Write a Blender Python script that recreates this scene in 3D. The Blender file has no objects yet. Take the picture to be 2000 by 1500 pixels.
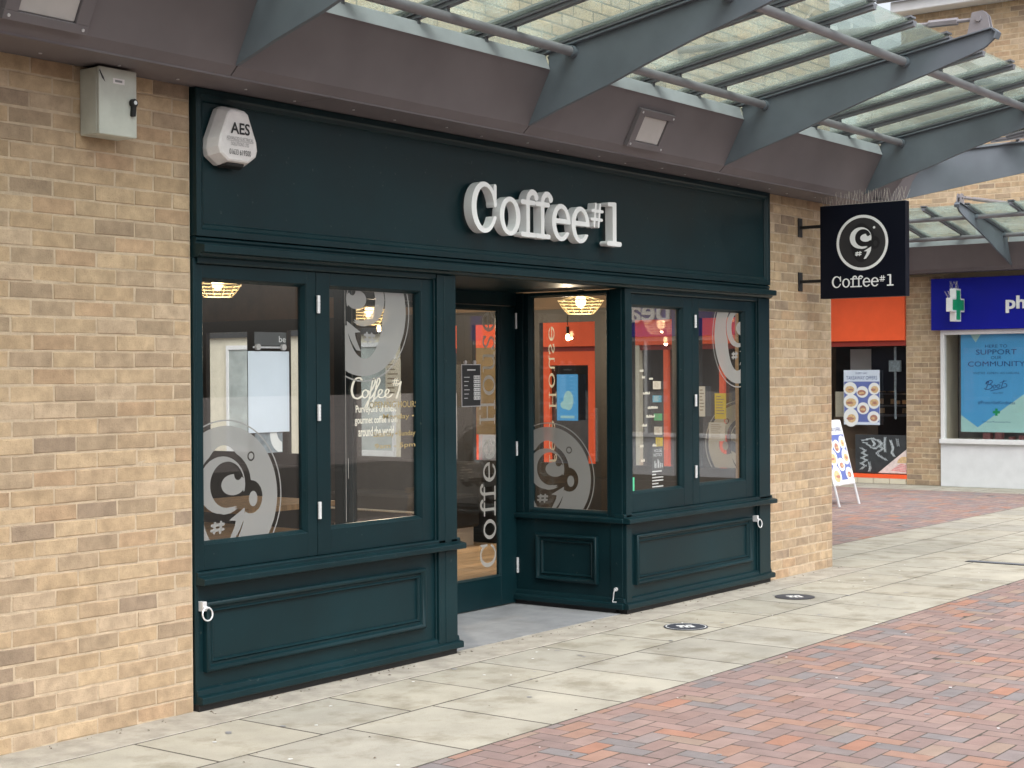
import bpy, bmesh, math, random
import numpy as np
from math import sin, cos, pi, radians, sqrt
from mathutils import Vector, Matrix
from mathutils.geometry import delaunay_2d_cdt

random.seed(7)
rng = np.random.default_rng(7)
S = bpy.context.scene
COL = S.collection

# ------------------------------------------------------------------ camera
CAMLOC = Vector((-5.12851, -5.77387, 1.60024))
_F = Vector((0.79855988, 0.60188697, -0.00584717))
_R = Vector((0.601856, -0.79857988, -0.00628775))
_U = Vector((0.00845395, -0.00150199, 0.99996314))
cam = bpy.data.cameras.new('camera')
cam.sensor_width = 36.0
cam.lens = 3103.66 / 2000 * 36
cam.clip_start = 0.05
cam.clip_end = 500
cam.dof.use_dof = True
cam.dof.focus_distance = 9.5
cam.dof.aperture_fstop = 11
camo = bpy.data.objects.new('camera', cam)
camo.matrix_world = Matrix(((_R.x, _U.x, -_F.x, CAMLOC.x), (_R.y, _U.y, -_F.y, CAMLOC.y), (_R.z, _U.z, -_F.z, CAMLOC.z), (0, 0, 0, 1)))
COL.objects.link(camo)
S.camera = camo

# ------------------------------------------------------------------ light
SUN_EL, SUN_AZ = radians(52), radians(-122)          # azimuth of the direction towards the sun, from +x
W = bpy.data.worlds.new('World')
S.world = W
W.use_nodes = True
wn, wl = W.node_tree.nodes, W.node_tree.links
sky = wn.new('ShaderNodeTexSky')
sky.sky_type = 'NISHITA'
sky.sun_disc = False
sky.sun_elevation = SUN_EL
sky.sun_rotation = pi / 2 - SUN_AZ
sky.air_density = 1.0
sky.dust_density = 6.0
sky.ozone_density = 1.0
hsv = wn.new('ShaderNodeHueSaturation')
hsv.inputs['Saturation'].default_value = 0.30
bg = wn['Background']
bg.inputs['Strength'].default_value = 0.15
wl.new(sky.outputs[0], hsv.inputs['Color'])
wl.new(hsv.outputs[0], bg.inputs['Color'])
sun = bpy.data.lights.new('sun', 'SUN')
sun.energy = 0.4
sun.angle = radians(40)
sun.color = (1.0, 0.965, 0.92)
suno = bpy.data.objects.new('sun', sun)
suno.rotation_euler = Vector((cos(SUN_EL) * cos(SUN_AZ), cos(SUN_EL) * sin(SUN_AZ), sin(SUN_EL))).to_track_quat('Z', 'Y').to_euler()
COL.objects.link(suno)
S.view_settings.view_transform = 'Standard'
S.view_settings.look = 'None'
S.view_settings.gamma = 1.0
S.view_settings.exposure = 1.08
S.view_settings.use_curve_mapping = False
S.cycles.max_bounces = 10
S.cycles.diffuse_bounces = 4
S.cycles.glossy_bounces = 5
S.cycles.transmission_bounces = 8
S.cycles.transparent_max_bounces = 24
S.cycles.sample_clamp_indirect = 6.0
S.cycles.use_denoising = True


# ------------------------------------------------------------------ materials
def lin(h):
    if not isinstance(h, str):
        return tuple(h)
    v = [int(h[i:i + 2], 16) / 255 for i in (0, 2, 4)]
    return tuple(c / 12.92 if c <= 0.04045 else ((c + 0.055) / 1.055) ** 2.4 for c in v)


def newmat(name):
    m = bpy.data.materials.new(name)
    m.use_nodes = True
    nt = m.node_tree
    return m, nt.nodes, nt.links, nt.nodes['Principled BSDF']


def noise_node(n, l, scale, detail=4.0, rough=0.6, vec=None):
    t = n.new('ShaderNodeTexNoise')
    t.inputs['Scale'].default_value = scale
    t.inputs['Detail'].default_value = detail
    t.inputs['Roughness'].default_value = rough
    if vec is None:
        g = n.new('ShaderNodeNewGeometry')
        vec = g.outputs['Position']
    l.new(vec, t.inputs['Vector'])
    return t


def ramp(n, l, fac, a, b, ca, cb):
    r = n.new('ShaderNodeValToRGB')
    r.color_ramp.elements[0].position = a
    r.color_ramp.elements[1].position = b
    r.color_ramp.elements[0].color = ca
    r.color_ramp.elements[1].color = cb
    l.new(fac, r.inputs[0])
    return r.outputs[0]


def mixc(n, l, mode, fac, a, b):
    m = n.new('ShaderNodeMix')
    m.data_type = 'RGBA'
    m.blend_type = mode
    for sock, v in ((m.inputs[0], fac), (m.inputs[6], a), (m.inputs[7], b)):
        if hasattr(v, 'is_output'):
            l.new(v, sock)
        elif isinstance(v, (int, float)):
            sock.default_value = v
        else:
            sock.default_value = (*v[:3], 1)
    return m.outputs[2]


def mat(name, color, rough=0.5, metal=0.0, spec=0.5, var=0.12, vscale=6.0, bump=0.0, bscale=80.0, speck=None):
    m, n, l, p = newmat(name)
    c = lin(color)
    p.inputs['Roughness'].default_value = rough
    p.inputs['Metallic'].default_value = metal
    p.inputs['Specular IOR Level'].default_value = spec
    if var > 0:
        t = noise_node(n, l, vscale)
        f = ramp(n, l, t.outputs['Fac'], 0.3, 0.7, (1 - var,) * 3 + (1,), (1 + var,) * 3 + (1,))
        out = mixc(n, l, 'MULTIPLY', 1.0, c, f)
        if speck:
            t2 = noise_node(n, l, speck[0], 2.0)
            f2 = ramp(n, l, t2.outputs['Fac'], speck[1], speck[1] + 0.04, (0, 0, 0, 1), (1, 1, 1, 1))
            out = mixc(n, l, 'MIX', f2, out, lin(speck[2]))
        l.new(out, p.inputs['Base Color'])
        rr = n.new('ShaderNodeMapRange')
        rr.inputs['To Min'].default_value = max(0.03, rough - 0.08)
        rr.inputs['To Max'].default_value = min(1, rough + 0.08)
        l.new(t.outputs['Fac'], rr.inputs[0])
        l.new(rr.outputs[0], p.inputs['Roughness'])
    else:
        p.inputs['Base Color'].default_value = (*c, 1)
    if bump > 0:
        t3 = noise_node(n, l, bscale, 3.0)
        b = n.new('ShaderNodeBump')
        b.inputs['Strength'].default_value = bump
        b.inputs['Distance'].default_value = 0.004
        l.new(t3.outputs['Fac'], b.inputs['Height'])
        l.new(b.outputs[0], p.inputs['Normal'])
    return m


def piece_mat(name, obj_mode, rough=0.9, vscale=13.0, bump=0.8, bscale=130.0, stain=None, var=0.24):
    """masonry: colour of each piece from the object colour, or from the colour attribute of a joined mesh"""
    m, n, l, p = newmat(name)
    if obj_mode:
        c = n.new('ShaderNodeObjectInfo').outputs['Color']
    else:
        a = n.new('ShaderNodeAttribute')
        a.attribute_name = 'Col'
        c = a.outputs['Color']
    t = noise_node(n, l, vscale, 5.0)
    f = ramp(n, l, t.outputs['Fac'], 0.28, 0.72, (1 - var,) * 3 + (1,), (1 + var,) * 3 + (1,))
    out = mixc(n, l, 'MULTIPLY', 1.0, c, f)
    t2 = noise_node(n, l, 160.0, 2.0)
    f2 = ramp(n, l, t2.outputs['Fac'], 0.30, 0.42, (0.72, 0.70, 0.68, 1), (1, 1, 1, 1))
    out = mixc(n, l, 'MULTIPLY', 0.7, out, f2)
    if stain:
        t4 = noise_node(n, l, stain[0], 6.0, 0.65)
        f4 = ramp(n, l, t4.outputs['Fac'], stain[1], stain[1] + 0.16, (0, 0, 0, 1), (1, 1, 1, 1))
        out = mixc(n, l, 'MIX', mixc(n, l, 'MULTIPLY', 1.0, f4, (stain[3],) * 3), out, lin(stain[2]))
    l.new(out, p.inputs['Base Color'])
    p.inputs['Roughness'].default_value = rough
    p.inputs['Specular IOR Level'].default_value = 0.3
    t3 = noise_node(n, l, bscale, 4.0)
    b = n.new('ShaderNodeBump')
    b.inputs['Strength'].default_value = bump
    b.inputs['Distance'].default_value = 0.003
    l.new(t3.outputs['Fac'], b.inputs['Height'])
    l.new(b.outputs[0], p.inputs['Normal'])
    return m


def glass_mat(name, tint=(0.93, 0.95, 0.94), refl=1.6, rough=0.0, dirt=None):
    m, n, l, p = newmat(name)
    n.remove(p)
    out = n['Material Output']
    geo = n.new('ShaderNodeNewGeometry')
    d = n.new('ShaderNodeVectorMath')
    d.operation = 'DOT_PRODUCT'
    l.new(geo.outputs['Incoming'], d.inputs[0])
    l.new(geo.outputs['Normal'], d.inputs[1])

    def mth(op, a, b=None):
        q = n.new('ShaderNodeMath')
        q.operation = op
        for i, v in enumerate((a, b)):
            if v is None:
                continue
            if hasattr(v, 'is_output'):
                l.new(v, q.inputs[i])
            else:
                q.inputs[i].default_value = v
        return q.outputs[0]
    a = mth('ABSOLUTE', d.outputs['Value'])
    f = mth('POWER', mth('SUBTRACT', 1.0, a), 5.0)
    f = mth('MINIMUM', mth('MULTIPLY', mth('ADD', mth('MULTIPLY', f, 0.96), 0.04), refl), 1.0)
    tr = n.new('ShaderNodeBsdfTransparent')
    tr.inputs[0].default_value = (*tint, 1)
    gl = n.new('ShaderNodeBsdfGlossy')
    gl.inputs['Roughness'].default_value = rough
    mx = n.new('ShaderNodeMixShader')
    l.new(f, mx.inputs[0])
    l.new(tr.outputs[0], mx.inputs[1])
    l.new(gl.outputs[0], mx.inputs[2])
    res = mx.outputs[0]
    if dirt:
        t = noise_node(n, l, dirt[0], 5.0, 0.7)
        fac = ramp(n, l, t.outputs['Fac'], dirt[1], dirt[2], (dirt[3],) * 3 + (1,), (dirt[4],) * 3 + (1,))
        t2 = noise_node(n, l, 95.0, 2.0)
        fac2 = ramp(n, l, t2.outputs['Fac'], 0.56, 0.70, (0, 0, 0, 1), (0.22, 0.22, 0.22, 1))
        fac = mixc(n, l, 'ADD', 1.0, fac, fac2)
        df = n.new('ShaderNodeBsdfDiffuse')
        df.inputs[0].default_value = (0.50, 0.58, 0.55, 1)
        tl = n.new('ShaderNodeBsdfTranslucent')
        tl.inputs[0].default_value = (0.66, 0.78, 0.73, 1)
        m3 = n.new('ShaderNodeMixShader')
        m3.inputs[0].default_value = 0.6
        l.new(df.outputs[0], m3.inputs[1])
        l.new(tl.outputs[0], m3.inputs[2])
        m2 = n.new('ShaderNodeMixShader')
        l.new(fac, m2.inputs[0])
        l.new(res, m2.inputs[1])
        l.new(m3.outputs[0], m2.inputs[2])
        res = m2.outputs[0]
    l.new(res, out.inputs[0])
    return m


def vinyl_mat(name, color, alpha):
    m, n, l, p = newmat(name)
    n.remove(p)
    c = lin(color)
    df = n.new('ShaderNodeBsdfDiffuse')
    df.inputs[0].default_value = (*c, 1)
    tl = n.new('ShaderNodeBsdfTranslucent')
    tl.inputs[0].default_value = (*c, 1)
    m3 = n.new('ShaderNodeMixShader')
    m3.inputs[0].default_value = 0.25
    l.new(df.outputs[0], m3.inputs[1])
    l.new(tl.outputs[0], m3.inputs[2])
    tr = n.new('ShaderNodeBsdfTransparent')
    m2 = n.new('ShaderNodeMixShader')
    m2.inputs[0].default_value = alpha
    l.new(tr.outputs[0], m2.inputs[1])
    l.new(m3.outputs[0], m2.inputs[2])
    l.new(m2.outputs[0], n['Material Output'].inputs[0])
    return m


def emit_mat(name, color, s):
    m, n, l, p = newmat(name)
    p.inputs['Base Color'].default_value = (*lin(color), 1)
    p.inputs['Emission Color'].default_value = (*lin(color), 1)
    p.inputs['Emission Strength'].default_value = s
    return m


def wood_mat(name, color, axis, rough=0.45):
    m, n, l, p = newmat(name)
    g = n.new('ShaderNodeNewGeometry')
    mp = n.new('ShaderNodeMapping')
    sc = [14.0, 14.0, 14.0]
    sc[axis] = 0.9
    mp.inputs['Scale'].default_value = sc
    l.new(g.outputs['Position'], mp.inputs['Vector'])
    t = noise_node(n, l, 2.0, 6.0, 0.65, mp.outputs[0])
    c = lin(color)
    a = tuple(x * 0.6 for x in c) + (1,)
    b = tuple(min(1, x * 1.35) for x in c) + (1,)
    f = ramp(n, l, t.outputs['Fac'], 0.3, 0.7, a, b)
    oi = n.new('ShaderNodeObjectInfo')
    rr = ramp(n, l, oi.outputs['Random'], 0, 1, (0.75, 0.75, 0.75, 1), (1.2, 1.15, 1.1, 1))
    l.new(mixc(n, l, 'MULTIPLY', 1.0, f, rr), p.inputs['Base Color'])
    p.inputs['Roughness'].default_value = rough
    return m


M = {}
M['green'] = mat('dark green paint', (0.0036, 0.0190, 0.0238), 0.38, var=0.22, vscale=1.7, bump=0.06, bscale=160, spec=0.25, speck=(34.0, 0.71, (0.035, 0.05, 0.05)))
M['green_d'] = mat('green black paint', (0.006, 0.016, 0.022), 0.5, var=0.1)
M['black'] = mat('black board', (0.008, 0.008, 0.009), 0.6, var=0.2)
M['navy'] = mat('blue black sign face', (0.003, 0.0045, 0.0115), 0.5, spec=0.2, var=0.05)
M['brown'] = mat('brown powder coat', (0.158, 0.141, 0.152), 0.6, spec=0.3, var=0.14, vscale=1.3, bump=0.03)
M['steel'] = mat('grey painted steel', (0.130, 0.152, 0.180), 0.6, spec=0.25, var=0.16, vscale=1.8, bump=0.04)
M['steel_d'] = mat('dark grey bar', (0.13, 0.14, 0.16), 0.45, var=0.15, vscale=5)
M['tube'] = mat('grey tube paint', (0.20, 0.195, 0.215), 0.42, var=0.12, vscale=9)
M['trim'] = mat('pale grey gutter trim', (0.32, 0.335, 0.36), 0.5, var=0.12, vscale=4)
M['chrome'] = mat('satin metal', (0.78, 0.79, 0.81), 0.4, metal=0.45, var=0.05)
M['white'] = mat('white paint', (0.74, 0.75, 0.76), 0.4, var=0.05)
M['letter'] = mat('white letter', (0.80, 0.81, 0.82), 0.35, var=0.02)
M['mortar'] = mat('sandy mortar', (0.49, 0.39, 0.28), 0.95, var=0.18, vscale=14, bump=0.8, bscale=120)
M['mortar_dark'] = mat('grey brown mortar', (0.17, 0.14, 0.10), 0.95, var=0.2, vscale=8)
M['mortar_far'] = mat('pale sandy mortar', (0.52, 0.42, 0.29), 0.95, var=0.12, vscale=8)
M['concrete'] = mat('rough concrete', (0.36, 0.335, 0.29), 0.95, var=0.25, vscale=7, bump=0.9, bscale=70)
M['recess'] = mat('grey recess slab', (0.25, 0.26, 0.275), 0.7, var=0.2, vscale=5, bump=0.3)
M['joint'] = mat('dark joint sand', (0.070, 0.062, 0.052), 1.0, var=0.3, vscale=20)
M['ground'] = mat('grey ground', (0.22, 0.19, 0.17), 0.95, var=0.2, vscale=1)
M['brick_o'] = piece_mat('buff brick', True, stain=(2.2, 0.60, 'c9b18c', 0.35))
M['brick_a'] = piece_mat('buff brick joined', False, stain=(2.2, 0.60, 'c9b18c', 0.35))
M['paver_o'] = piece_mat('clay paver', True, 0.8, 9.0, 0.5, 110.0, stain=(1.3, 0.56, 'b0968c', 0.15), var=.14)
M['paver_a'] = piece_mat('clay paver joined', False, 0.8, 9.0, 0.5, 110.0, stain=(1.3, 0.56, 'b0968c', 0.15), var=.14)
M['slab_o'] = piece_mat('stone slab', True, 0.85, 3.0, 0.5, 90.0, stain=(3.4, 0.50, '6f6754', 0.5), var=0.16)
M['glass'] = glass_mat('window glass', (0.985, 0.992, 0.988), refl=2.2)
M['canopy_glass'] = glass_mat('wet canopy glass', (0.87, 0.935, 0.905), 1.4, 0.02, dirt=(2.6, 0.44, 0.74, 0.10, 0.42))
M['vinyl'] = vinyl_mat('grey frosted vinyl', (0.35, 0.355, 0.35), 0.88)
M['vinyl_w'] = vinyl_mat('cream vinyl', (0.80, 0.78, 0.68), 0.97)
M['vinyl_l'] = vinyl_mat('grey vinyl lettering', (0.42, 0.42, 0.40), 0.9)
M['vinyl_g'] = vinyl_mat('gold vinyl', (0.42, 0.33, 0.16), 0.95)
M['paper'] = mat('white paper', (0.72, 0.80, 0.90), 0.6, var=0.03)
M['plastic'] = mat('off white plastic', (0.74, 0.72, 0.72), 0.4, var=0.1, vscale=12)
M['box'] = mat('pale grey enclosure', (0.50, 0.52, 0.47), 0.45, var=0.10, vscale=9)
M['ink'] = mat('black print', (0.015, 0.015, 0.018), 0.5, var=0)
M['ink_w'] = mat('white print', (0.78, 0.80, 0.80), 0.5, var=0)
M['ink_grey'] = mat('grey print', (0.25, 0.25, 0.26), 0.5, var=0)
M['lightglass'] = mat('frosted lamp cover', (0.50, 0.48, 0.48), 0.25, var=0.06)
M['orange'] = mat('orange shop paint', (0.92, 0.115, 0.03), 0.45, var=0.04)
M['blue'] = mat('deep blue fascia', (0.004, 0.009, 0.30), 0.5, spec=0.25, var=0.05)
M['poster_blue'] = mat('light blue print', (0.10, 0.43, 0.80), 0.5, var=0.03)
M['poster_mint'] = mat('pale mint print', (0.45, 0.74, 0.72), 0.5, var=0.03)
M['poster_navy'] = mat('navy print', (0.012, 0.055, 0.22), 0.5, var=0)
M['cross'] = mat('pharmacy green', (0.015, 0.36, 0.14), 0.4, var=0.03)
M['lilac'] = mat('blue violet print', (0.12, 0.16, 0.42), 0.5, var=0.06)
M['food1'] = mat('golden food print', (0.64, 0.45, 0.24), 0.5, var=0.3, vscale=40)
M['food2'] = mat('meat red print', (0.40, 0.19, 0.14), 0.5, var=0.3, vscale=40)
M['food3'] = mat('pink ham print', (0.70, 0.30, 0.30), 0.5, var=0.3, vscale=40)
M['chalk'] = mat('chalk grey', (0.22, 0.26, 0.29), 0.8, var=0.35, vscale=30)
M['slate'] = mat('chalkboard', (0.030, 0.034, 0.038), 0.7, var=0.3, vscale=10)
M['render'] = mat('white render', (0.66, 0.68, 0.70), 0.9, var=0.05, bump=0.5, bscale=60)
M['cardbrown'] = mat('brown cabinet', (0.10, 0.065, 0.04), 0.6, var=0.2)
M['dark'] = mat('dark interior', (0.022, 0.021, 0.023), 0.7, var=0.3, vscale=4)
M['wall_in'] = mat('brown interior wall', (0.20, 0.135, 0.080), 0.8, var=0.2, vscale=3)
M['ceil'] = mat('dark ceiling', (0.10, 0.08, 0.06), 0.8, var=0.1)
M['cream'] = mat('cream paint', (0.62, 0.57, 0.45), 0.6, var=0.06)
M['floor'] = wood_mat('oak floorboard', (0.66, 0.49, 0.33), 0, 0.3)
M['table'] = wood_mat('oak table', (0.42, 0.26, 0.12), 2)
M['plank'] = wood_mat('old wall plank', (0.24, 0.18, 0.125), 0, 0.7)
M['yellow'] = mat('yellow stool paint', (0.62, 0.34, 0.04), 0.4, var=0.05)
M['bulb'] = emit_mat('warm bulb', 'ffd9a0', 5.0)
M['cage'] = mat('warm white wire', (0.85, 0.72, 0.45), 0.4, var=0)
M['cage'].node_tree.nodes['Principled BSDF'].inputs['Emission Color'].default_value = (1.0, 0.80, 0.45, 1)  # glow put into the wire itself, standing in for light from the bulb
M['gstick'] = mat('green sticker', (0.10, 0.55, 0.30), 0.5, var=0.05)
M['ynotice'] = mat('yellow notice', (0.80, 0.72, 0.06), 0.5, var=0.03)
M['red'] = mat('red print', (0.45, 0.03, 0.03), 0.5, var=0.05)
M['steel_w'] = mat('aluminium', (0.62, 0.63, 0.66), 0.35, metal=0.4, var=0.04)
M['spike'] = mat('pale spike wire', (0.48, 0.44, 0.40), 0.4, var=0)
M['stick'] = mat('dark grey sticker', (0.045, 0.05, 0.065), 0.6, var=0.1)
M['pale_wall'] = mat('pale cream wall', (.66, .62, .50), .8, var=.08)
M['pale_glass'] = mat('pale reflecting glass', (.42, .47, .46), .1, var=.25, vscale=2)
M['brown_in'] = mat('brown inside lining', (.095, .062, .038), .7, var=.2)
M['frame_in'] = mat('dark brown window post', (.022, .020, .020), .6, var=.15)
M['warmstrip'] = emit_mat('warm display light', 'ffce96', 4.0)
M['roof'] = mat('yellow green roof tile', (0.42, 0.42, 0.10), 0.8, var=0.2)


# ------------------------------------------------------------------ objects
def setp(o, label=None, cat=None, group=None, kind=None):
    if label:
        o['label'] = label
    if cat:
        o['category'] = cat
    if group:
        o['group'] = group
    if kind:
        o['kind'] = kind
    return o


def empty(name, loc=(0, 0, 0), rz=0.0, **k):
    o = bpy.data.objects.new(name, None)
    o.empty_display_size = 0.1
    o.location = loc
    o.rotation_euler = (0, 0, rz)
    COL.objects.link(o)
    return setp(o, **k)


class MB:
    def __init__(s):
        s.v, s.f, s.c = [], [], []

    def add(s, vs, fs, col=None):
        o = len(s.v)
        s.v += [tuple(p) for p in vs]
        s.f += [tuple(o + i for i in f) for f in fs]
        if col is not None:
            s.c += [col] * len(fs)
        return s

    def box(s, x0, y0, z0, x1, y1, z1, col=None):
        if x0 > x1: x0, x1 = x1, x0
        if y0 > y1: y0, y1 = y1, y0
        if z0 > z1: z0, z1 = z1, z0
        return s.add([(x0, y0, z0), (x1, y0, z0), (x1, y1, z0), (x0, y1, z0), (x0, y0, z1), (x1, y0, z1), (x1, y1, z1), (x0, y1, z1)],
                     [(3, 2, 1, 0), (4, 5, 6, 7), (0, 1, 5, 4), (1, 2, 6, 5), (2, 3, 7, 6), (3, 0, 4, 7)], col)

    def prism(s, A, B):
        n = len(A)
        return s.add(list(A) + list(B), [tuple(range(n))[::-1], tuple(range(n, 2 * n))] + [(i, (i + 1) % n, n + (i + 1) % n, n + i) for i in range(n)])

    def ext(s, pts, a0, a1, ax='x'):
        """closed profile swept along an axis; pts are the other two coordinates in order"""
        if ax == 'x':
            g = lambda a, p: (a, p[0], p[1])
        elif ax == 'y':
            g = lambda a, p: (p[0], a, p[1])
        else:
            g = lambda a, p: (p[0], p[1], a)
        return s.prism([g(a0, p) for p in pts], [g(a1, p) for p in pts])

    def tube(s, p0, p1, r, n=10, r1=None):
        p0, p1 = Vector(p0), Vector(p1)
        d = (p1 - p0).normalized()
        a = d.orthogonal().normalized()
        b = d.cross(a)
        r1 = r if r1 is None else r1
        A = [p0 + a * (r * cos(2 * pi * i / n)) + b * (r * sin(2 * pi * i / n)) for i in range(n)]
        B = [p1 + a * (r1 * cos(2 * pi * i / n)) + b * (r1 * sin(2 * pi * i / n)) for i in range(n)]
        return s.prism(A, B)

    def path(s, pts, r, n=6, closed=False):
        pts = [Vector(p) for p in pts]
        m = len(pts)
        rings = []
        prev = None
        for i, p in enumerate(pts):
            q0 = pts[(i - 1) % m] if (closed or i > 0) else p
            q1 = pts[(i + 1) % m] if (closed or i < m - 1) else p
            d = (q1 - q0).normalized()
            a = d.orthogonal().normalized() if prev is None else (prev - d * prev.dot(d)).normalized()
            prev = a
            b = d.cross(a)
            rings.append([p + a * (r * cos(2 * pi * k / n)) + b * (r * sin(2 * pi * k / n)) for k in range(n)])
        vs = [v for rg in rings for v in rg]
        fs = []
        for i in range(m if closed else m - 1):
            j = (i + 1) % m
            fs += [(i * n + k, i * n + (k + 1) % n, j * n + (k + 1) % n, j * n + k) for k in range(n)]
        if not closed:
            fs += [tuple(range(n))[::-1], tuple((m - 1) * n + k for k in range(n))]
        return s.add(vs, fs)

    def mesh(s, name, bevel=0.0, smooth=False, segs=1):
        me = bpy.data.meshes.new(name)
        me.from_pydata(s.v, [], s.f)
        bm = bmesh.new()
        bm.from_mesh(me)
        if not s.c:
            bmesh.ops.recalc_face_normals(bm, faces=bm.faces)
        if bevel > 0:
            es = [e for e in bm.edges if len(e.link_faces) == 2 and e.calc_face_angle(0) > 0.5]
            bmesh.ops.bevel(bm, geom=es, offset=bevel, segments=segs, affect='EDGES', clamp_overlap=True, profile=0.5)
        bm.to_mesh(me)
        bm.free()
        if s.c:
            at = me.color_attributes.new('Col', 'FLOAT_COLOR', 'CORNER')
            buf = np.ones((len(me.loops), 4), dtype=np.float32)
            cnt = np.array([len(f) for f in s.f])
            buf[:, :3] = np.repeat(np.array(s.c, dtype=np.float32)[:, :3], cnt, axis=0)
            at.data.foreach_set('color', buf.ravel())
        if smooth:
            me.shade_smooth()
            try:
                me.set_sharp_from_angle(angle=radians(40))
            except Exception:
                pass
        return me

    def build(s, name, m, parent=None, bevel=0.0, smooth=False, segs=1, loc=None, **k):
        me = s.mesh(name, bevel, smooth, segs)
        me.materials.append(M[m] if isinstance(m, str) else m)
        return link(name, me, parent, loc, **k)


def link(name, me, parent=None, loc=None, **k):
    o = bpy.data.objects.new(name, me)
    COL.objects.link(o)
    if parent is not None:
        o.parent = parent
    if loc is not None:
        o.location = loc
    return setp(o, **k)


def box(name, m, parent, x0, y0, z0, x1, y1, z1, bevel=0.0, **k):
    return MB().box(x0, y0, z0, x1, y1, z1).build(name, m, parent, bevel, **k)


# ------------------------------------------------------------------ flat shapes
class Frame:
    def __init__(s, O, U, V):
        s.O, s.U, s.V = Vector(O), Vector(U), Vector(V)
        s.N = s.U.cross(s.V)

    def p(s, x, y, w=0.0):
        return s.O + s.U * x + s.V * y + s.N * w


FRONT = lambda y: Frame((0, y, 0), (1, 0, 0), (0, 0, 1))         # faces -y (x, z)
FARW = lambda x: Frame((x, 0, 0), (0, -1, 0), (0, 0, 1))         # faces -x (-y, z)


def rdp(P, eps):
    if len(P) < 3:
        return list(P)
    a, b = P[0], P[-1]
    d = b - a
    L = np.hypot(*d)
    A = np.array(P)
    if L < 1e-9:
        dist = np.hypot(*(A - a).T)
    else:
        dist = np.abs(d[0] * (A[:, 1] - a[1]) - d[1] * (A[:, 0] - a[0])) / L
    i = int(np.argmax(dist))
    if dist[i] < eps:
        return [a, b]
    return rdp(P[:i + 1], eps)[:-1] + rdp(P[i:], eps)


def shape(Ff, x0, y0, x1, y1, n, eps=0.22):
    """outline of a region given by a signed field -> (verts, tris, loops)"""
    h = (x1 - x0) / n
    nx, ny = n + 1, int((y1 - y0) / h) + 2
    X = x0 + np.arange(nx) * h
    Y = y0 + np.arange(ny) * h
    GX, GY = np.meshgrid(X, Y, indexing='ij')
    Z = Ff(GX, GY).astype(float)
    Z[np.abs(Z) < 1e-9] = -1e-9
    Z[0, :] = np.minimum(Z[0, :], -h * .01); Z[-1, :] = np.minimum(Z[-1, :], -h * .01)
    Z[:, 0] = np.minimum(Z[:, 0], -h * .01); Z[:, -1] = np.minimum(Z[:, -1], -h * .01)
    pos = Z > 0
    nxt = {}

    def pt(a, b):
        t = Z[a] / (Z[a] - Z[b])
        return np.array((X[a[0]] + (X[b[0]] - X[a[0]]) * t, Y[a[1]] + (Y[b[1]] - Y[a[1]]) * t))
    code = pos[:-1, :-1] * 1 + pos[1:, :-1] * 2 + pos[1:, 1:] * 4 + pos[:-1, 1:] * 8
    T = {1: [(3, 0)], 2: [(0, 1)], 3: [(3, 1)], 4: [(1, 2)], 5: [(3, 0), (1, 2)], 6: [(0, 2)], 7: [(3, 2)], 8: [(2, 3)], 9: [(2, 0)], 10: [(0, 1), (2, 3)],
         11: [(2, 1)], 12: [(1, 3)], 13: [(1, 0)], 14: [(0, 3)]}
    pts = {}
    for i, j in zip(*np.where((code > 0) & (code < 15))):
        E_ = [((i, j), (i + 1, j)), ((i + 1, j), (i + 1, j + 1)), ((i, j + 1), (i + 1, j + 1)), ((i, j), (i, j + 1))]
        for a, b in T[int(code[i, j])]:
            ka, kb = E_[a], E_[b]
            pts.setdefault(ka, None); pts.setdefault(kb, None)
            nxt[ka] = kb
    for k in pts:
        pts[k] = pt(*k)
    loops, seen = [], set()
    for k in list(nxt):
        if k in seen:
            continue
        lp = []
        c = k
        while c not in seen and c in nxt:
            seen.add(c)
            lp.append(pts[c])
            c = nxt[c]
        if len(lp) > 3:
            m = len(lp) // 2
            q = rdp(lp[:m + 1], eps * h)[:-1] + rdp(lp[m:] + [lp[0]], eps * h)[:-1]
            if len(q) > 2:
                loops.append(q)
    V, Ed = [], []
    for lp in loops:
        o = len(V)
        V += [Vector((float(p[0]), float(p[1]))) for p in lp]
        Ed += [(o + i, o + (i + 1) % len(lp)) for i in range(len(lp))]
    if not V:
        return [], [], []
    r = delaunay_2d_cdt(V, Ed, [], 0, 1e-6)
    vo, fo = [tuple(v) for v in r[0]], r[2]
    tri = []
    for f in fo:
        c = np.mean([vo[i] for i in f], axis=0)
        i, j = min(nx - 2, max(0, int((c[0] - x0) / h))), min(ny - 2, max(0, int((c[1] - y0) / h)))
        tx, ty = (c[0] - X[i]) / h, (c[1] - Y[j]) / h
        z = (Z[i, j] * (1 - tx) + Z[i + 1, j] * tx) * (1 - ty) + (Z[i, j + 1] * (1 - tx) + Z[i + 1, j + 1] * tx) * ty
        if z > 0:
            tri.append(tuple(f))
    return vo, tri, [[tuple(p) for p in lp] for lp in loops]


def put_shape(mb, sh, fr, ox=0, oy=0, sc=1.0, w0=0.0, w1=None, mirror=False, sx=None):
    vo, tri, loops = sh
    sx = sc if sx is None else sx
    sg = -1 if mirror else 1
    g = lambda p, w: fr.p(ox + sg * p[0] * sx, oy + p[1] * sc, w)
    mb.add([g(p, w0) for p in vo], [t if not mirror else t[::-1] for t in tri])
    if w1 is not None:
        mb.add([g(p, w1) for p in vo], [t[::-1] for t in tri])
        for lp in loops:
            n = len(lp)
            mb.add([g(p, w0) for p in lp] + [g(p, w1) for p in lp], [(i, (i + 1) % n, n + (i + 1) % n, n + i) for i in range(n)])
    return mb


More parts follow.
